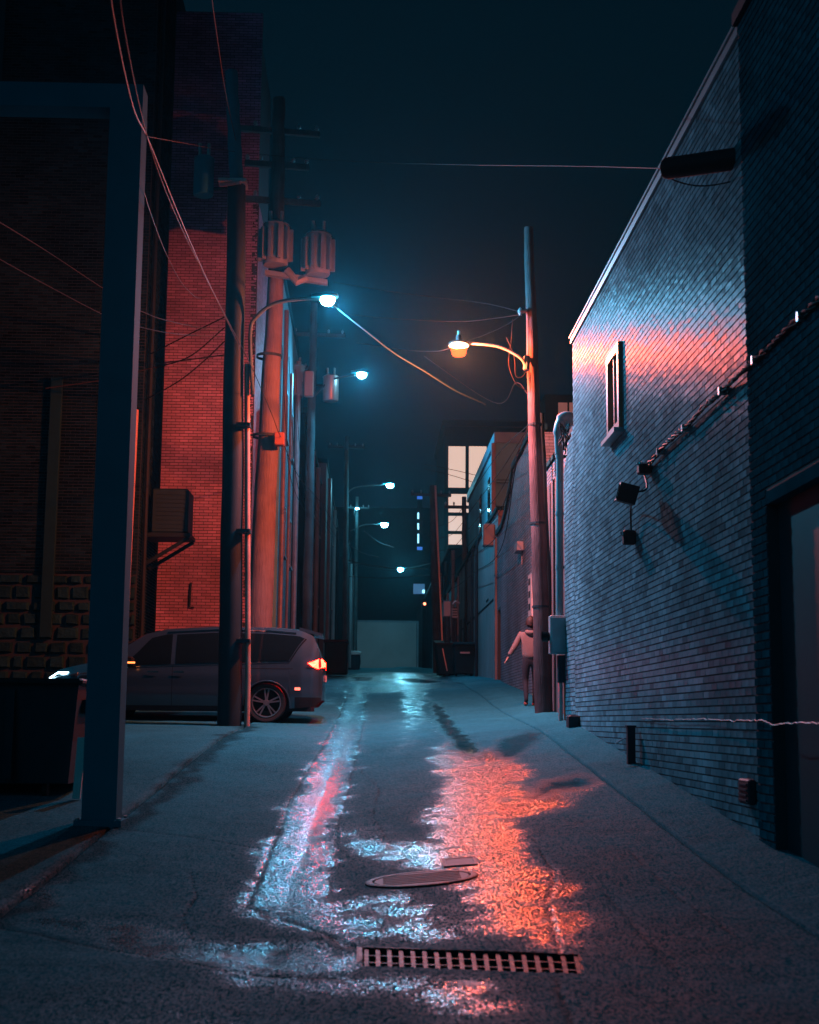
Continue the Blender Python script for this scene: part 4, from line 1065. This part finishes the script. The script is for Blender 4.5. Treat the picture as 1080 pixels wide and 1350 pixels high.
for k, (a, b, c_) in enumerate([((470, 745), (520, 752), (572, 742)), ((440, 735), (500, 748), (566, 750)), ((455, 760), (510, 762), (566, 758)), ((400, 700), (450, 735), (520, 750)), ((420, 690), (470, 725), (500, 735)), ((480, 700), (500, 715), (520, 722))]):
    wire(['sagging cable carrying the farthest lamp', 'cable just under the farthest lamp', 'level cable beneath the farthest lamps', 'cable fanning down from the left poles to the far lamp', 'cable above it fanning from the left poles', 'short bright cable below the third lamp'][k], [(*a, 96), (*b, 92), (*c_, 88)], .03, M_cableg if k in (0, 4, 5) else M_cable)
for k in range(5):
    x0 = 372+k*9
    wire(['leftmost', 'second', 'middle', 'fourth', 'rightmost'][k]+' drop wire tangled on the left facade', [(x0, 455+k*16, 31+k*4), (x0+5, 560+k*14, 33+k*4), (x0+14, 640+k*8, 35+k*5), (x0+40, 690+k*6, 50+k*4)], .010, random.choice([M_cableg, M_cable]))
sc_ = thing('splice_case', 'long dark cable splice case hanging high before the painted wall', 'cable splice', tuple(P(945, 218, 12)))
a = P(873, 223, 12.2); b = P(1014, 203, 11.6)
d = (b-a); pts = [a, a+d*.02, a+d*.05, a+d*.95, a+d*.98, b]
MB().tube(pts, [.04, .085, .098, .098, .085, .04], 16).build('case', M_plast, sc_, True)
MB().tube(crom([a, P(890, 238, 12.2), P(930, 245, 12), P(985, 232, 11.8), b], 8), .007, 6).build('loop', M_cable, sc_)
for off in (-4, 3): wire('upper cable from the splice case out of frame right' if off < 0 else 'lower cable from the splice case out of frame right', [(1012, 204, 11.6), (1035, 192+off, 11.4), (1062, 180+off, 11.2), (1110, 186+off*2, 11)], .014, M_cable)
# ------------------------------------------------------------------ far small things
ns = thing('neon_sign', 'tall narrow blue lit sign far up the alley on the right', 'sign', tuple(P(553, 690, 108)))
a = P(549.5, 725, 108); b = P(557, 648, 108); MB().box(a.x, b.x, 108.02, 108.4, a.z, b.z).build('case', M_dark, ns)
for k, (pa, pb) in enumerate(((721, 725), (676, 684), (690, 698), (704, 716), (654, 658))):
    a = P(550.5 if k in (1, 2, 3) else 550, pb, 108); b = P(552.5 if k in (1, 2, 3) else 557, pa, 108)
    MB().box(a.x, b.x, 107.95, 108.015, a.z, b.z).build('lit_letter', M_bluew if k in (1, 2, 3) else M_blue, ns)
bs = thing('blue_sign', 'small blue lit panel beside the far leaning pole', 'sign', tuple(P(553, 770, 100)))
a = P(545, 783, 100); b = P(560, 770, 100); MB().box(a.x, b.x, 99.9, 100.1, a.z, b.z).build('panel', emit('dull_blue_panel', (.02, .12, .5), .25), bs)
a = P(557, 782, 100); b = P(560, 778, 100); MB().box(a.x, b.x, 99.86, 99.895, a.z, b.z).build('lit_corner', M_bluew, bs)
rs = thing('red_signal', 'tiny red light beside the far leaning pole', 'signal light', tuple(P(560, 796, 90)))
c = P(560, 796, 90); MB().box(c.x-.16, c.x+.16, 90.05, 90.3, c.z-.3, c.z+.3).build('case', M_black, rs)
MB().lathe((c.x, 90.05, c.z), [(.09, 0), (.09, -.05), (0, -.07)], 12, 'y').build('lens', emit('red_signal_glow', (1, .2, .1), 6), rs)
# AC units and meters at 590,800
for (x0, x1, ya, yb, Y, lab) in ((584.5, 595, 792, 813, 51, 'pale rectangular meter cabinet above the dark bins'), (595.5, 604, 800, 815, 51, 'grey louvred condenser unit beside the pale cabinet')):
    t = thing('wall_unit', lab, 'electrical cabinet' if x0 < 590 else 'condenser unit', tuple(P(x0, yb, Y)))
    a = P(x0, yb, Y); b = P(x1, ya, Y); MB().bbox(a.x, b.x, Y, Y+.4, a.z, b.z, .03).build('case', M_greym, t)
    if x0 > 590:
        for k in range(4): MB().box(a.x+.03, b.x-.03, Y-.012, Y-.001, a.z+.08+k*.09, a.z+.12+k*.09).build('louvre', M_dark, t)
        MB().tube(crom([P(597, 797, 50.9), P(601, 793, 50.9), P(606, 796, 50.9)], 5), .05, 8).build('elbow', M_galv, t)
    MB().tube([(b.x-.08, Y+.15, a.z), (b.x-.08, Y+.15, hz(b.x, Y))], .05, 6).build('leg', M_black, t)
    MB().tube([(a.x+.08, Y+.15, a.z), (a.x+.08, Y+.15, hz(b.x, Y))], .05, 6).build('leg', M_black, t)
# dumpster + bin on the right
def wheelie(px, Y, w, h, label, m):
    g = P(px, 892, Y); x = g.x; z = hz(x, Y)
    t = thing('trash_bin', label, 'trash bin', (x, Y, z))
    a = w/2; b = w*.42
    MB().hexa([(x-b, Y-b, z+.08), (x+b, Y-b, z+.08), (x+b, Y+b, z+.08), (x-b, Y+b, z+.08), (x-a, Y-a, z+h*.9), (x+a, Y-a, z+h*.9), (x+a, Y+a, z+h*.9), (x-a, Y+a, z+h*.9)]).build('body', m, t)
    MB().bbox(x-a-.03, x+a+.03, Y-a-.04, Y+a+.02, z+h*.902, z+h, .03).build('lid', m, t)
    for s in (-1, 1): MB().lathe((x+s*(b-.05), Y+b, z+.1), [(0, -.03), (.1, -.03), (.1, .03), (0, .03)], 12, 'x').build('wheel', M_rubber, t)
    MB().box(x-a*.45, x+a*.45, Y-a-.005, Y-a+.02, z+h*.66, z+h*.71).build('label', M_sign, t)
    MB().tube([(x-a*.8, Y-a-.06, z+h*.94), (x+a*.8, Y-a-.06, z+h*.94)], .02, 6).build('handle', m, t)
    return t
wheelie(612, 48, .72, 1.12, 'dark wheeled trash bin with a pale label near the brown wall', M_green)
db = thing('far_dumpster', 'low dark dumpster behind the wheeled bin', 'dumpster', tuple(P(588, 885, 52)))
a = P(574, 885, 52); b = P(602, 848, 52); z = hz(a.x, 52)
MB().hexa([(a.x+.1, 51, z+.1), (b.x, 51, z+.1), (b.x, 53, z+.1), (a.x+.1, 53, z+.1), (a.x, 50.9, z+1.15), (b.x, 50.9, z+1.15), (b.x, 53, z+1.3), (a.x, 53, z+1.3)]).build('body', M_green, db)
MB().hexa([(a.x-.04, 50.85, z+1.152), (b.x, 50.85, z+1.152), (b.x, 53, z+1.302), (a.x-.04, 53, z+1.302), (a.x-.04, 50.85, z+1.2), (b.x, 50.85, z+1.2), (b.x, 53, z+1.4), (a.x-.04, 53, z+1.4)]).build('lid', M_plast, db)
MB().tube([(a.x+.2, 50.85, z+1.0), (b.x-.4, 50.85, z+.2)], .02, 6).build('brace', M_galv, db)
# bucket at the far pole
bk = P(467, 877, 98); z = hz(bk.x, 98)
bu = thing('bucket', 'squat dark barrel with a pale lid at the foot of the far left pole', 'barrel', (bk.x, 98, z))
MB().lathe((bk.x, 97.5, z), [(0, 0), (.38, 0), (.45, .5), (.42, 1.0), (0, 1.0)], 16).build('body', M_black, bu, True)
MB().lathe((bk.x, 97.5, z+1.01), [(0, 0), (.5, 0), (.5, .16), (.3, .26), (0, .28)], 16).build('lid', mat('pale_lid', (.5, .55, .55), .4), bu, True)
# second dumpster far left in shade
dl = thing('left_dumpster', 'dark dumpster in shade behind the car tail', 'dumpster', tuple(P(440, 885, 60)))
a = P(428, 885, 58); b = P(458, 860, 58); z = hz(b.x, 58)
MB().bbox(a.x, b.x, 57.5, 59, z+.08, z+1.35, .04).build('body', M_green, dl)
MB().bbox(a.x-.05, b.x+.05, 57.4, 59, z+1.352, z+1.45, .02).build('lid', M_plast, dl)
# ------------------------------------------------------------------ near dumpster at left
Yd = 15.6; zg = hz(-3.4, Yd)
nd = thing('near_dumpster', 'large black dumpster with a flat lid at the left foreground', 'dumpster', (-4.3, Yd+.7, zg))
xa_, xb_ = -5.9, P(104, 900, Yd).x; zt = P(60, 893, Yd).z
MB().hexa([(xa_+.1, Yd+.05, zg+.15), (xb_-.08, Yd+.05, zg+.15), (xb_-.08, Yd+1.45, zg+.15), (xa_+.1, Yd+1.45, zg+.15), (xa_, Yd, zt-.08), (xb_, Yd, zt-.08), (xb_, Yd+1.5, zt-.08), (xa_, Yd+1.5, zt-.08)]).build('body', M_black, nd)
for x in (-5.3, -4.6, -3.9): MB().box(x, x+.09, Yd-.02, Yd+.028, zg+.2, zt-.13).build('rib', M_black, nd)
MB().bbox(xa_-.05, (xa_+xb_)/2-.01, Yd-.06, Yd+1.55, zt-.078, zt-.01, .02).build('lid', M_plast, nd)
MB().bbox((xa_+xb_)/2+.01, xb_+.05, Yd-.06, Yd+1.55, zt-.078, zt-.01, .02).build('lid', M_plast, nd)
MB().box(xb_-.03, xb_+.05, Yd+.3, Yd+1.2, zg+.9, zg+1.05).build('lift_sleeve', M_black, nd)
for x in (xa_+.3, xb_-.35):
    for y in (Yd+.2, Yd+1.3): MB().lathe((x, y, zg+.08), [(0, -.025), (.08, -.025), (.08, .025), (0, .025)], 12, 'x').build('wheel', M_rubber, nd)
cp = thing('leaning_board', 'pale narrow board propped against the near dumpster', 'board', (xb_+.1, Yd, zg))
a = P(103, 1048, Yd-.1); b = P(106, 972, Yd-.1)
MB().hexa([(a.x-.05, Yd-.15, hz(a.x, Yd)), (a.x+.03, Yd-.15, hz(a.x, Yd)), (a.x+.03, Yd-.12, hz(a.x, Yd)), (a.x-.05, Yd-.12, hz(a.x, Yd)), (b.x-.04, Yd-.05, b.z), (b.x+.06, Yd-.05, b.z), (b.x+.06, Yd-.02, b.z), (b.x-.04, Yd-.02, b.z)]).build('board', M_sign, cp)
# ------------------------------------------------------------------ the parked minivan
CARX1 = -.86; CY0 = 26.55; CW = 1.98; CYC = CY0+CW/2; CL = 5.15
CZ = min(hz(-1.95, CY0), hz(-1.95, CY0+.3))+.004
car = thing('parked_minivan', 'grey minivan backed across the yard with its tail lights on', 'minivan', (CARX1-CL/2, CYC, CZ))
def cs(s): return CARX1-s           # s: distance forward from the tail
zt_ = lambda s: float(np.interp(s, [0, .06, .18, .45, 1.0, 2.0, 2.9, 3.3, 3.75, 4.15, 4.5, 4.85, 5.05, 5.15], [1.05, 1.35, 1.62, 1.725, 1.765, 1.775, 1.72, 1.62, 1.32, 1.10, 1.03, .95, .84, .70]))
zbelt = lambda s: float(np.interp(s, [0, .3, 1.2, 3.6, 4.1, 5.15], [1.16, 1.13, 1.09, .99, .96, .70]))
zbot0 = lambda s: float(np.interp(s, [0, .12, .6, 1.2, 4.4, 4.9, 5.15], [.42, .30, .26, .21, .21, .24, .34]))
RW = (1.02, 4.08); WR = .365; AR = .43
def zbot(s):
    z = zbot0(s)
    for c in RW:
        d = abs(s-c)
        if d < AR: z = max(z, .335+math.sqrt(AR*AR-d*d)*1.0)
    return z
def hwid(s, z):
    plan = float(np.interp(s, [0, .05, .15, .4, 1.0, 4.0, 4.6, 4.9, 5.08, 5.15], [.70, .80, .88, .95, 1, 1, .95, .86, .70, .55]))
    zb = zbelt(s)
    if z < zb:
        sec = float(np.interp(z, [.2, .4, .55, .62, .85, zb], [.955, .985, 1.0, .992, .998, .965]))
    else:
        sec = .965-.24*((z-zb)/.70)**1.25
    return CW/2*plan*sec
def spt(s, z, side, off=0.):
    return (cs(s), CYC+side*(hwid(s, z)+off), CZ+z)
SS = sorted(set(np.round(np.concatenate([np.linspace(0, CL, 90), [c+d for c in RW for d in np.linspace(-AR, AR, 25)]]), 4).tolist()))
V = 22
for side in (-1, 1):
    q = MB()
    for i, s in enumerate(SS):
        zb_, ztt = zbot(s), zt_(s)
        for j in range(V+1):
            z = zb_+(ztt-zb_)*j/V; q.v.append(spt(s, z, side))
    for i in range(len(SS)-1):
        for j in range(V):
            a = i*(V+1)+j; f = (a, a+V+1, a+V+2, a+1); q.f.append(f if side > 0 else f[::-1]); q.r.append(.5)
    q.build('body_side', M_paint, car, True)
q = MB(); K = 10
for s in SS:
    z = zt_(s); w = hwid(s, z)
    for k in range(K+1):
        t = -1+2*k/K; q.v.append((cs(s), CYC+w*t, CZ+z+(1-t*t)*.045*min(1, s*3)))
for i in range(len(SS)-1):
    for k in range(K):
        a = i*(K+1)+k; q.f.append((a, a+1, a+K+2, a+K+1)); q.r.append(.5)
n0 = len(q.v)
for (s) in (0, CL):        # end caps
    i0 = len(q.v)
    for j in range(6):
        z = zbot(s)+(zt_(s)-zbot(s))*j/5
        for t in (-1, -.5, 0, .5, 1): q.v.append((cs(s)+(.04 if s == 0 else -.04)*(1-t*t), CYC+hwid(s, z)*t, CZ+z))
    for j in range(5):
        for k in range(4):
            a = i0+j*5+k; q.f.append((a, a+1, a+6, a+5)); q.r.append(.5)
q.build('roof_and_hood', M_paint, car, True)
q = MB(); q.box(cs(CL-.3), cs(.2), CYC-CW/2+.12, CYC+CW/2-.12, CZ+.22, CZ+.62); q.build('underbody', M_plast, car)
def patch(name, s0f, s1f, z0, z1, m, off=.006, parent=car, nu=16, nv=8, side=-1):
    """panel hugging the body side: s limits may depend on z, z limits may depend on s"""
    q = MB()
    for i in range(nu+1):
        for j in range(nv+1):
            v = j/nv; u = i/nu
            sm = s0f(v)+(s1f(v)-s0f(v))*u
            a = z0(sm); b = z1(sm); q.v.append(spt(sm, a+(b-a)*v, side, off))
    for i in range(nu):
        for j in range(nv):
            a = i*(nv+1)+j; f = (a, a+nv+1, a+nv+2, a+1); q.f.append(f if side > 0 else f[::-1]); q.r.append(.5)
    return q.build(name, m, parent, True)
zg0 = lambda s: zbelt(s)+.035
zg1 = lambda s: zt_(s)-.115
for side in (-1, 1):
    # rear quarter glass, sliding door glass, front door glass
    patch('rear_side_window', lambda v: .62-.28*v, lambda v: 1.78, zg0, zg1, M_glass, side=side)
    patch('middle_side_window', lambda v: 1.86, lambda v: 2.72, zg0, zg1, M_glass, side=side)
    patch('front_side_window', lambda v: 2.80, lambda v: 3.80-.62*v, zg0, lambda s: max(zg0(s)+.01, zt_(s)-.10), M_glass, side=side)
    patch('window_trim', lambda v: .60, lambda v: 3.8, lambda s: zbelt(s)+.004, lambda s: zbelt(s)+.022, M_chrome, .010, nu=40, nv=1, side=side)
    patch('window_trim', lambda v: .58-.28*v, lambda v: .605-.28*v, zg0, lambda s: zg1(s), M_chrome, .010, nu=1, nv=10, side=side)
    patch('roof_rail', lambda v: .5, lambda v: 2.9, lambda s: zt_(s)-.075, lambda s: zt_(s)-.052, M_chrome if side < 0 else M_chrome, .014, nu=40, nv=1, side=side)
    for s0 in (1.80, 2.76, 3.86):
        patch('door_seam', lambda v: s0, lambda v: s0+.010, lambda s: .30, lambda s: zbelt(s)-.0, M_plast, .0015, nu=1, nv=14, side=side)
    patch('slide_rail', lambda v: .55, lambda v: 1.8, lambda s: .985, lambda s: 1.0, M_plast, .002, nu=12, nv=1, side=side)
    patch('sill_trim', lambda v: 1.5, lambda v: 3.6, lambda s: .21, lambda s: .30, M_plast, .006, nu=20, nv=2, side=side)
    patch('bumper_cover', lambda v: .02, lambda v: .50, lambda s: zbot(s), lambda s: .47, M_plast, .008, nu=12, nv=3, side=side)
    for s0 in (2.55, 3.02): patch('door_handle', lambda v: s0, lambda v: s0+.2, lambda s: .90, lambda s: .925, M_chrome, .03, nu=4, nv=1, side=side)
    for s0, r0 in ((1.45, 0),):
        patch('side_marker', lambda v: .40, lambda v: .50, lambda s: .60, lambda s: .65, emit('side_marker_glow', (1, .1, .03), 3) if side < 0 else M_tail, .008, nu=3, nv=2, side=side)
    # wheel arch lips and wheels
    for c in RW:
        pts = [spt(c+math.cos(a)*AR, max(.335+math.sin(a)*AR, .25), side, .004) for a in np.linspace(-.05, math.pi+.05, 20)]
        MB().tube(pts, .014, 6).build('arch_lip', M_paint, car, True)
        yw = CYC+side*(CW/2-.035); sgn = side
        wv = MB().lathe((cs(c), yw, CZ+WR), [(.26, -sgn*.21), (WR-.03, -sgn*.215), (WR, -sgn*.19), (WR, -sgn*.03), (WR-.02, 0), (.285, .0), (.26, -sgn*.012)], 40, 'y').build('wheel', M_rubber, car, True)
        MB().lathe((cs(c), yw, CZ+WR), [(.268, -sgn*.01), (.262, sgn*.002), (.245, -sgn*.02), (.24, -sgn*.1), (0, -sgn*.1)], 32, 'y').build('rim', mat('rim_barrel', (.06, .06, .06), .5, metal=.5), wv, True)
        MB().lathe((cs(c), yw, CZ+WR), [(.272, -sgn*.012), (.27, sgn*.004), (.258, sgn*.006), (.25, -sgn*.015)], 32, 'y').build('rim_edge', M_rim, wv, True)
        for k in range(10):
            a = 2*math.pi*(k//2)/5 + (.16 if k % 2 else -.16)+.3
            d = Vector((math.cos(a), 0, math.sin(a))); w_ = Vector((-d.z, 0, d.x))
            MB().obox(Vector((cs(c), yw-sgn*.015, CZ+WR))+d*.15, d*.11, w_*.014, (0, .012, 0)).build('spoke', M_rim, wv)
        MB().lathe((cs(c), yw, CZ+WR), [(.0, sgn*.01), (.05, sgn*.008), (.06, -sgn*.02)], 16, 'y').build('hub', M_rim, wv, True)
        MB().lathe((cs(c), CYC+side*(CW/2-.3), CZ+.42), [(AR+.03, 0), (0, .0)], 20, 'y').build('arch_liner', M_plast, car)
    # rear lamps
    patch('tail_light', lambda v: .015+.02*v, lambda v: .20+.10*(1-v)-.12*v*v, lambda s: 1.015-.0*s, lambda s: 1.20, M_plast, .012, nu=6, nv=6, side=side)
    q = MB()
    lens = [(0.0, 1.03), (.08, 1.0), (.18, 1.035), (.27, 1.105), (.17, 1.135), (.08, 1.18), (.0, 1.185)]
    ctr = len(lens)
    for (s, z) in lens: q.v.append(spt(max(s, 0), z, side, .022))
    s_, z_ = .10, 1.09; q.v.append(spt(s_, z_, side, .03))
    for i in range(ctr): q.f.append((i, (i+1) % ctr, ctr)); q.r.append(.5)
    q.build('tail_lens', M_tail, car)
    q = MB(); y0 = CYC+side*.72
    q.hexa([(cs(0)+.02, min(y0, y0-side*.22), CZ+1.03), (cs(0)+.02, max(y0, y0-side*.22), CZ+1.03), (cs(.1), max(y0, y0-side*.22), CZ+1.03), (cs(.1), min(y0, y0-side*.22), CZ+1.03), (cs(0)+.02, min(y0, y0-side*.22), CZ+1.17), (cs(0)+.02, max(y0, y0-side*.22), CZ+1.17), (cs(.1), max(y0, y0-side*.22), CZ+1.17), (cs(.1), min(y0, y0-side*.22), CZ+1.17)])
    q.build('tail_lens', M_tail, car)
    # head lamp wedge
    q = MB()
    hl = [(4.68, .90), (4.72, .86), (4.95, .80), (5.09, .76), (5.09, .80), (4.9, .90)]
    for (s, z) in hl: q.v.append(spt(s, z, side, .018))
    q.f.append(tuple(range(len(hl)))); q.r.append(.5); q.build('head_lamp', M_head, car)
    # mirror
    m_ = MB().bbox(cs(3.62)-.0, cs(3.62)+.16, min(CYC+side*1.0, CYC+side*1.2), max(CYC+side*1.0, CYC+side*1.2), CZ+1.0, CZ+1.18, .03).build('mirror', M_plast, car)
    MB().box(cs(3.62)-.01, cs(3.62)+.2, min(CYC+side*1.21, CYC+side*1.205), max(CYC+side*1.21, CYC+side*1.205)+.002, CZ+1.055, CZ+1.085).build('mirror_light', M_amber, m_)
# rear window, spoiler, windscreen
q = MB()
for (s, z) in ((.055, 1.22), (.19, 1.60)):
    for t in (-.86, 0, .86): q.v.append((cs(s)+.022-.0*t, CYC+hwid(s, z)*t, CZ+z))
q.f = [(0, 1, 4, 3), (1, 2, 5, 4)]; q.r = [.5, .5]; q.build('rear_window', M_glass, car)
MB().hexa([(cs(.02), CYC-.62, CZ+1.63), (cs(.45), CYC-.66, CZ+1.70), (cs(.45), CYC+.66, CZ+1.70), (cs(.02), CYC+.62, CZ+1.63), (cs(.02), CYC-.62, CZ+1.67), (cs(.45), CYC-.66, CZ+1.785), (cs(.45), CYC+.66, CZ+1.785), (cs(.02), CYC+.62, CZ+1.67)]).build('spoiler', M_paint, car)
q = MB(); rows = [(4.08, zt_(4.08)), (3.75, zt_(3.75)), (3.35, zt_(3.35)), (3.1, zt_(3.1))]
for (s, z) in rows:
    for t in (-.9, -.45, 0, .45, .9): q.v.append((cs(s)-.01, CYC+hwid(s, z)*t, CZ+z+.012+(1-t*t)*.045))
for j in range(3):
    for k in range(4): q.f.append((j*5+k, j*5+k+1, j*5+k+6, j*5+k+5)); q.r.append(.5)
q.build('windscreen', M_glass, car, True)
MB().box(cs(0)+.045, cs(0)+.055, CYC-.26, CYC+.26, CZ+.78, CZ+.9).build('licence_plate', M_sign, car)

# ------------------------------------------------------------------ the walking person
PY = 28.2; fx = P(700, 935, PY).x; fz = hz(fx, PY)
M_jacket = mat('tan_jacket', (.17, .14, .13), .85, var=.2, nscale=5, bump=.4, bscale=30)
M_trous = mat('dark_trousers', (.008, .02, .03), .9, bump=.2)
M_skin = mat('skin', (.5, .3, .22), .6)
M_hair = mat('dark_hair', (.03, .022, .018), .6, bump=.6, bscale=90)
M_shoe = mat('reddish_shoes', (.35, .1, .07), .6)
pr = thing('person', 'person in a hooded tan jacket and dark trousers walking away, arm swung out', 'person', (fx, PY, fz))
def skin_chain(name, verts, edges, m, sub=2, root=0):
    me = bpy.data.meshes.new(name)
    me.from_pydata([(fx+v[0], PY+v[1], fz+v[2]) for v, r in verts], edges, [])
    o = bpy.data.objects.new(name, me); COL.objects.link(o)
    sk = o.modifiers.new('skin', 'SKIN'); sk.use_smooth_shade = True
    for i, (v, r) in enumerate(verts):
        d = me.skin_vertices[0].data[i]; d.radius = r if isinstance(r, tuple) else (r, r); d.use_root = (i == root)
    ss = o.modifiers.new('sub', 'SUBSURF'); ss.levels = sub; ss.render_levels = sub
    me.materials.append(m); o.parent = pr; o.matrix_parent_inverse = PINV[pr.name]
    return o
# body: trousers-coloured lower half under the jacket; one continuous figure
LL = [((0, 0, .92), (.155, .11)), ((-.09, .0, .84), .095), ((-.10, .06, .49), .062), ((-.10, -.10, .12), .043), ((-.10, -.02, .05), .04),
      ((.09, 0, .84), .095), ((.10, .10, .47), .062), ((.09, .16, .10), .043), ((.09, .25, .05), .04),
      ((0, 0, 1.1), (.14, .10)), ((0, 0, 1.32), (.18, .11)), ((0, .01, 1.46), (.09, .08)), ((0, .03, 1.54), .055), ((0, .04, 1.62), .085), ((0, .04, 1.70), .09)]
ED = [(0, 1), (1, 2), (2, 3), (3, 4), (0, 5), (5, 6), (6, 7), (7, 8), (0, 9), (9, 10), (10, 11), (11, 12), (12, 13), (13, 14)]
body = skin_chain('body', LL, ED, M_trous)
jk = [((0, 0, .88), (.195, .14)), ((0, 0, 1.05), (.185, .135)), ((0, 0, 1.28), (.20, .135)), ((0, .01, 1.42), (.15, .11)), ((0, .01, 1.49), (.085, .08)),
      ((-.20, .0, 1.40), .075), ((-.31, -.02, 1.17), .062), ((-.43, .02, .98), .052), ((.20, .0, 1.40), .075), ((.26, -.05, 1.14), .062), ((.27, .08, .93), .05)]
skin_chain('jacket', jk, [(0, 1), (1, 2), (2, 3), (3, 4), (2, 5), (5, 6), (6, 7), (2, 8), (8, 9), (9, 10)], M_jacket, root=2)
skin_chain('hood', [((-.11, -.05, 1.46), .045), ((-.05, -.12, 1.43), .05), ((.05, -.12, 1.43), .05), ((.11, -.05, 1.46), .045)], [(0, 1), (1, 2), (2, 3)], M_jacket, 1)
def head():
    q = MB(); seg = 16; ring = 12; c = Vector((fx, PY+.04, fz+1.63))
    for i in range(ring+1):
        th = math.pi*i/ring
        for k in range(seg):
            a = 2*math.pi*k/seg; r = math.sin(th)
            x = .078*r*math.cos(a); y = .10*r*math.sin(a); z = .125*math.cos(th)
            if z < 0: x *= 1+z*1.6; 
            q.v.append((c.x+x, c.y+y+(.02 if z < 0 else 0), c.z+z))
    for i in range(ring):
        for k in range(seg):
            a = i*seg+k; b = i*seg+(k+1) % seg; q.f.append((a, a+seg, b+seg, b)); q.r.append(.5)
    return q.build('head', M_skin, pr, True), c
hd, hc = head()
MB().tube([hc+Vector((0, .09, .01)), hc+Vector((0, .125, -.02)), hc+Vector((0, .1, -.035))], [.008, .014, .01], 6).build('nose', M_skin, hd, True)
for s in (-1, 1):
    MB().lathe(hc+Vector((s*.078, .0, 0)), [(0, -.008), (.026, -.006), (.03, .006), (0, .008)], 10, 'x').build('ear', M_skin, hd, True)
    MB().lathe(hc+Vector((s*.03, .088, .015)), [(.012, -.008), (.011, .004), (0, .008)], 8, 'y').build('eye', M_sign, hd, True)
MB().box(hc.x-.022, hc.x+.022, hc.y+.098, hc.y+.103, hc.z-.062, hc.z-.054).build('mouth', M_rust, hd)
q = MB(); seg = 18
for i in range(9):
    th = math.pi*.62*i/8
    for k in range(seg):
        a = 2*math.pi*k/seg; r = math.sin(th)*1.0; front = max(0, math.sin(a))
        z = .142*math.cos(th if front < .3 else min(th, 1.1)); jj = random.uniform(.97, 1.05)
        q.v.append((hc.x+.095*r*math.cos(a)*jj, hc.y-.005+.118*r*math.sin(a)*jj, hc.z+.012+z))
for i in range(8):
    for k in range(seg):
        a = i*seg+k; b = i*seg+(k+1) % seg; q.f.append((a, a+seg, b+seg, b)); q.r.append(.5)
q.build('hair', M_hair, pr, True)
for s, w0, fw in ((-1, Vector((-.44, .03, .965)), Vector((-.35, .15, -.9))), (1, Vector((.27, .09, .92)), Vector((.05, .3, -.95)))):
    fw = fw.normalized(); sd = Vector((fw.y, -fw.x, 0)).normalized()*s; up = fw.cross(sd)
    vs = [((w0.x, w0.y, w0.z), (.024, .018))]; ed = []
    pc = w0+fw*.05; vs.append((tuple(pc), (.036, .018))); ed.append((0, 1))
    for k, (o_, l_) in enumerate(((-.03, .065), (-.01, .075), (.01, .072), (.03, .058))):
        b = w0+fw*.085+sd*o_; m1 = b+fw*l_*.5; e = b+fw*l_+up*.02
        n = len(vs); vs += [(tuple(b), .010), (tuple(m1), .009), (tuple(e), .007)]; ed += [(1, n), (n, n+1), (n+1, n+2)]
    b = w0+fw*.03-sd*.03; e = b+fw*.04-sd*.03+up*.015
    n = len(vs); vs += [(tuple(b), .012), (tuple(e), .009)]; ed += [(0, n), (n, n+1)]
    skin_chain('hand', vs, ed, M_skin, 1)
for (x, y) in ((-.10, -.06), (.09, .21)):
    skin_chain('shoe', [((x, y-.04, .05), .045), ((x, y+.06, .045), .045), ((x, y+.17, .035), .035)], [(0, 1), (1, 2)], M_shoe, 1)
# ------------------------------------------------------------------ damp night air
hzv = bpy.data.materials.new('damp_air'); hzv.use_nodes = True; N = hzv.node_tree.nodes
N.remove(N['Principled BSDF']); pv = N.new('ShaderNodeVolumePrincipled')
pv.inputs['Density'].default_value = .0003; pv.inputs['Color'].default_value = (.22, .8, 1, 1); pv.inputs['Anisotropy'].default_value = .86
hzv.node_tree.links.new(pv.outputs[0], N['Material Output'].inputs['Volume'])
USE_HAZE = True
if USE_HAZE:
    o = MB().box(-64, 64, -8, 204, -2.0, 34).build('haze', hzv); stuff(o)
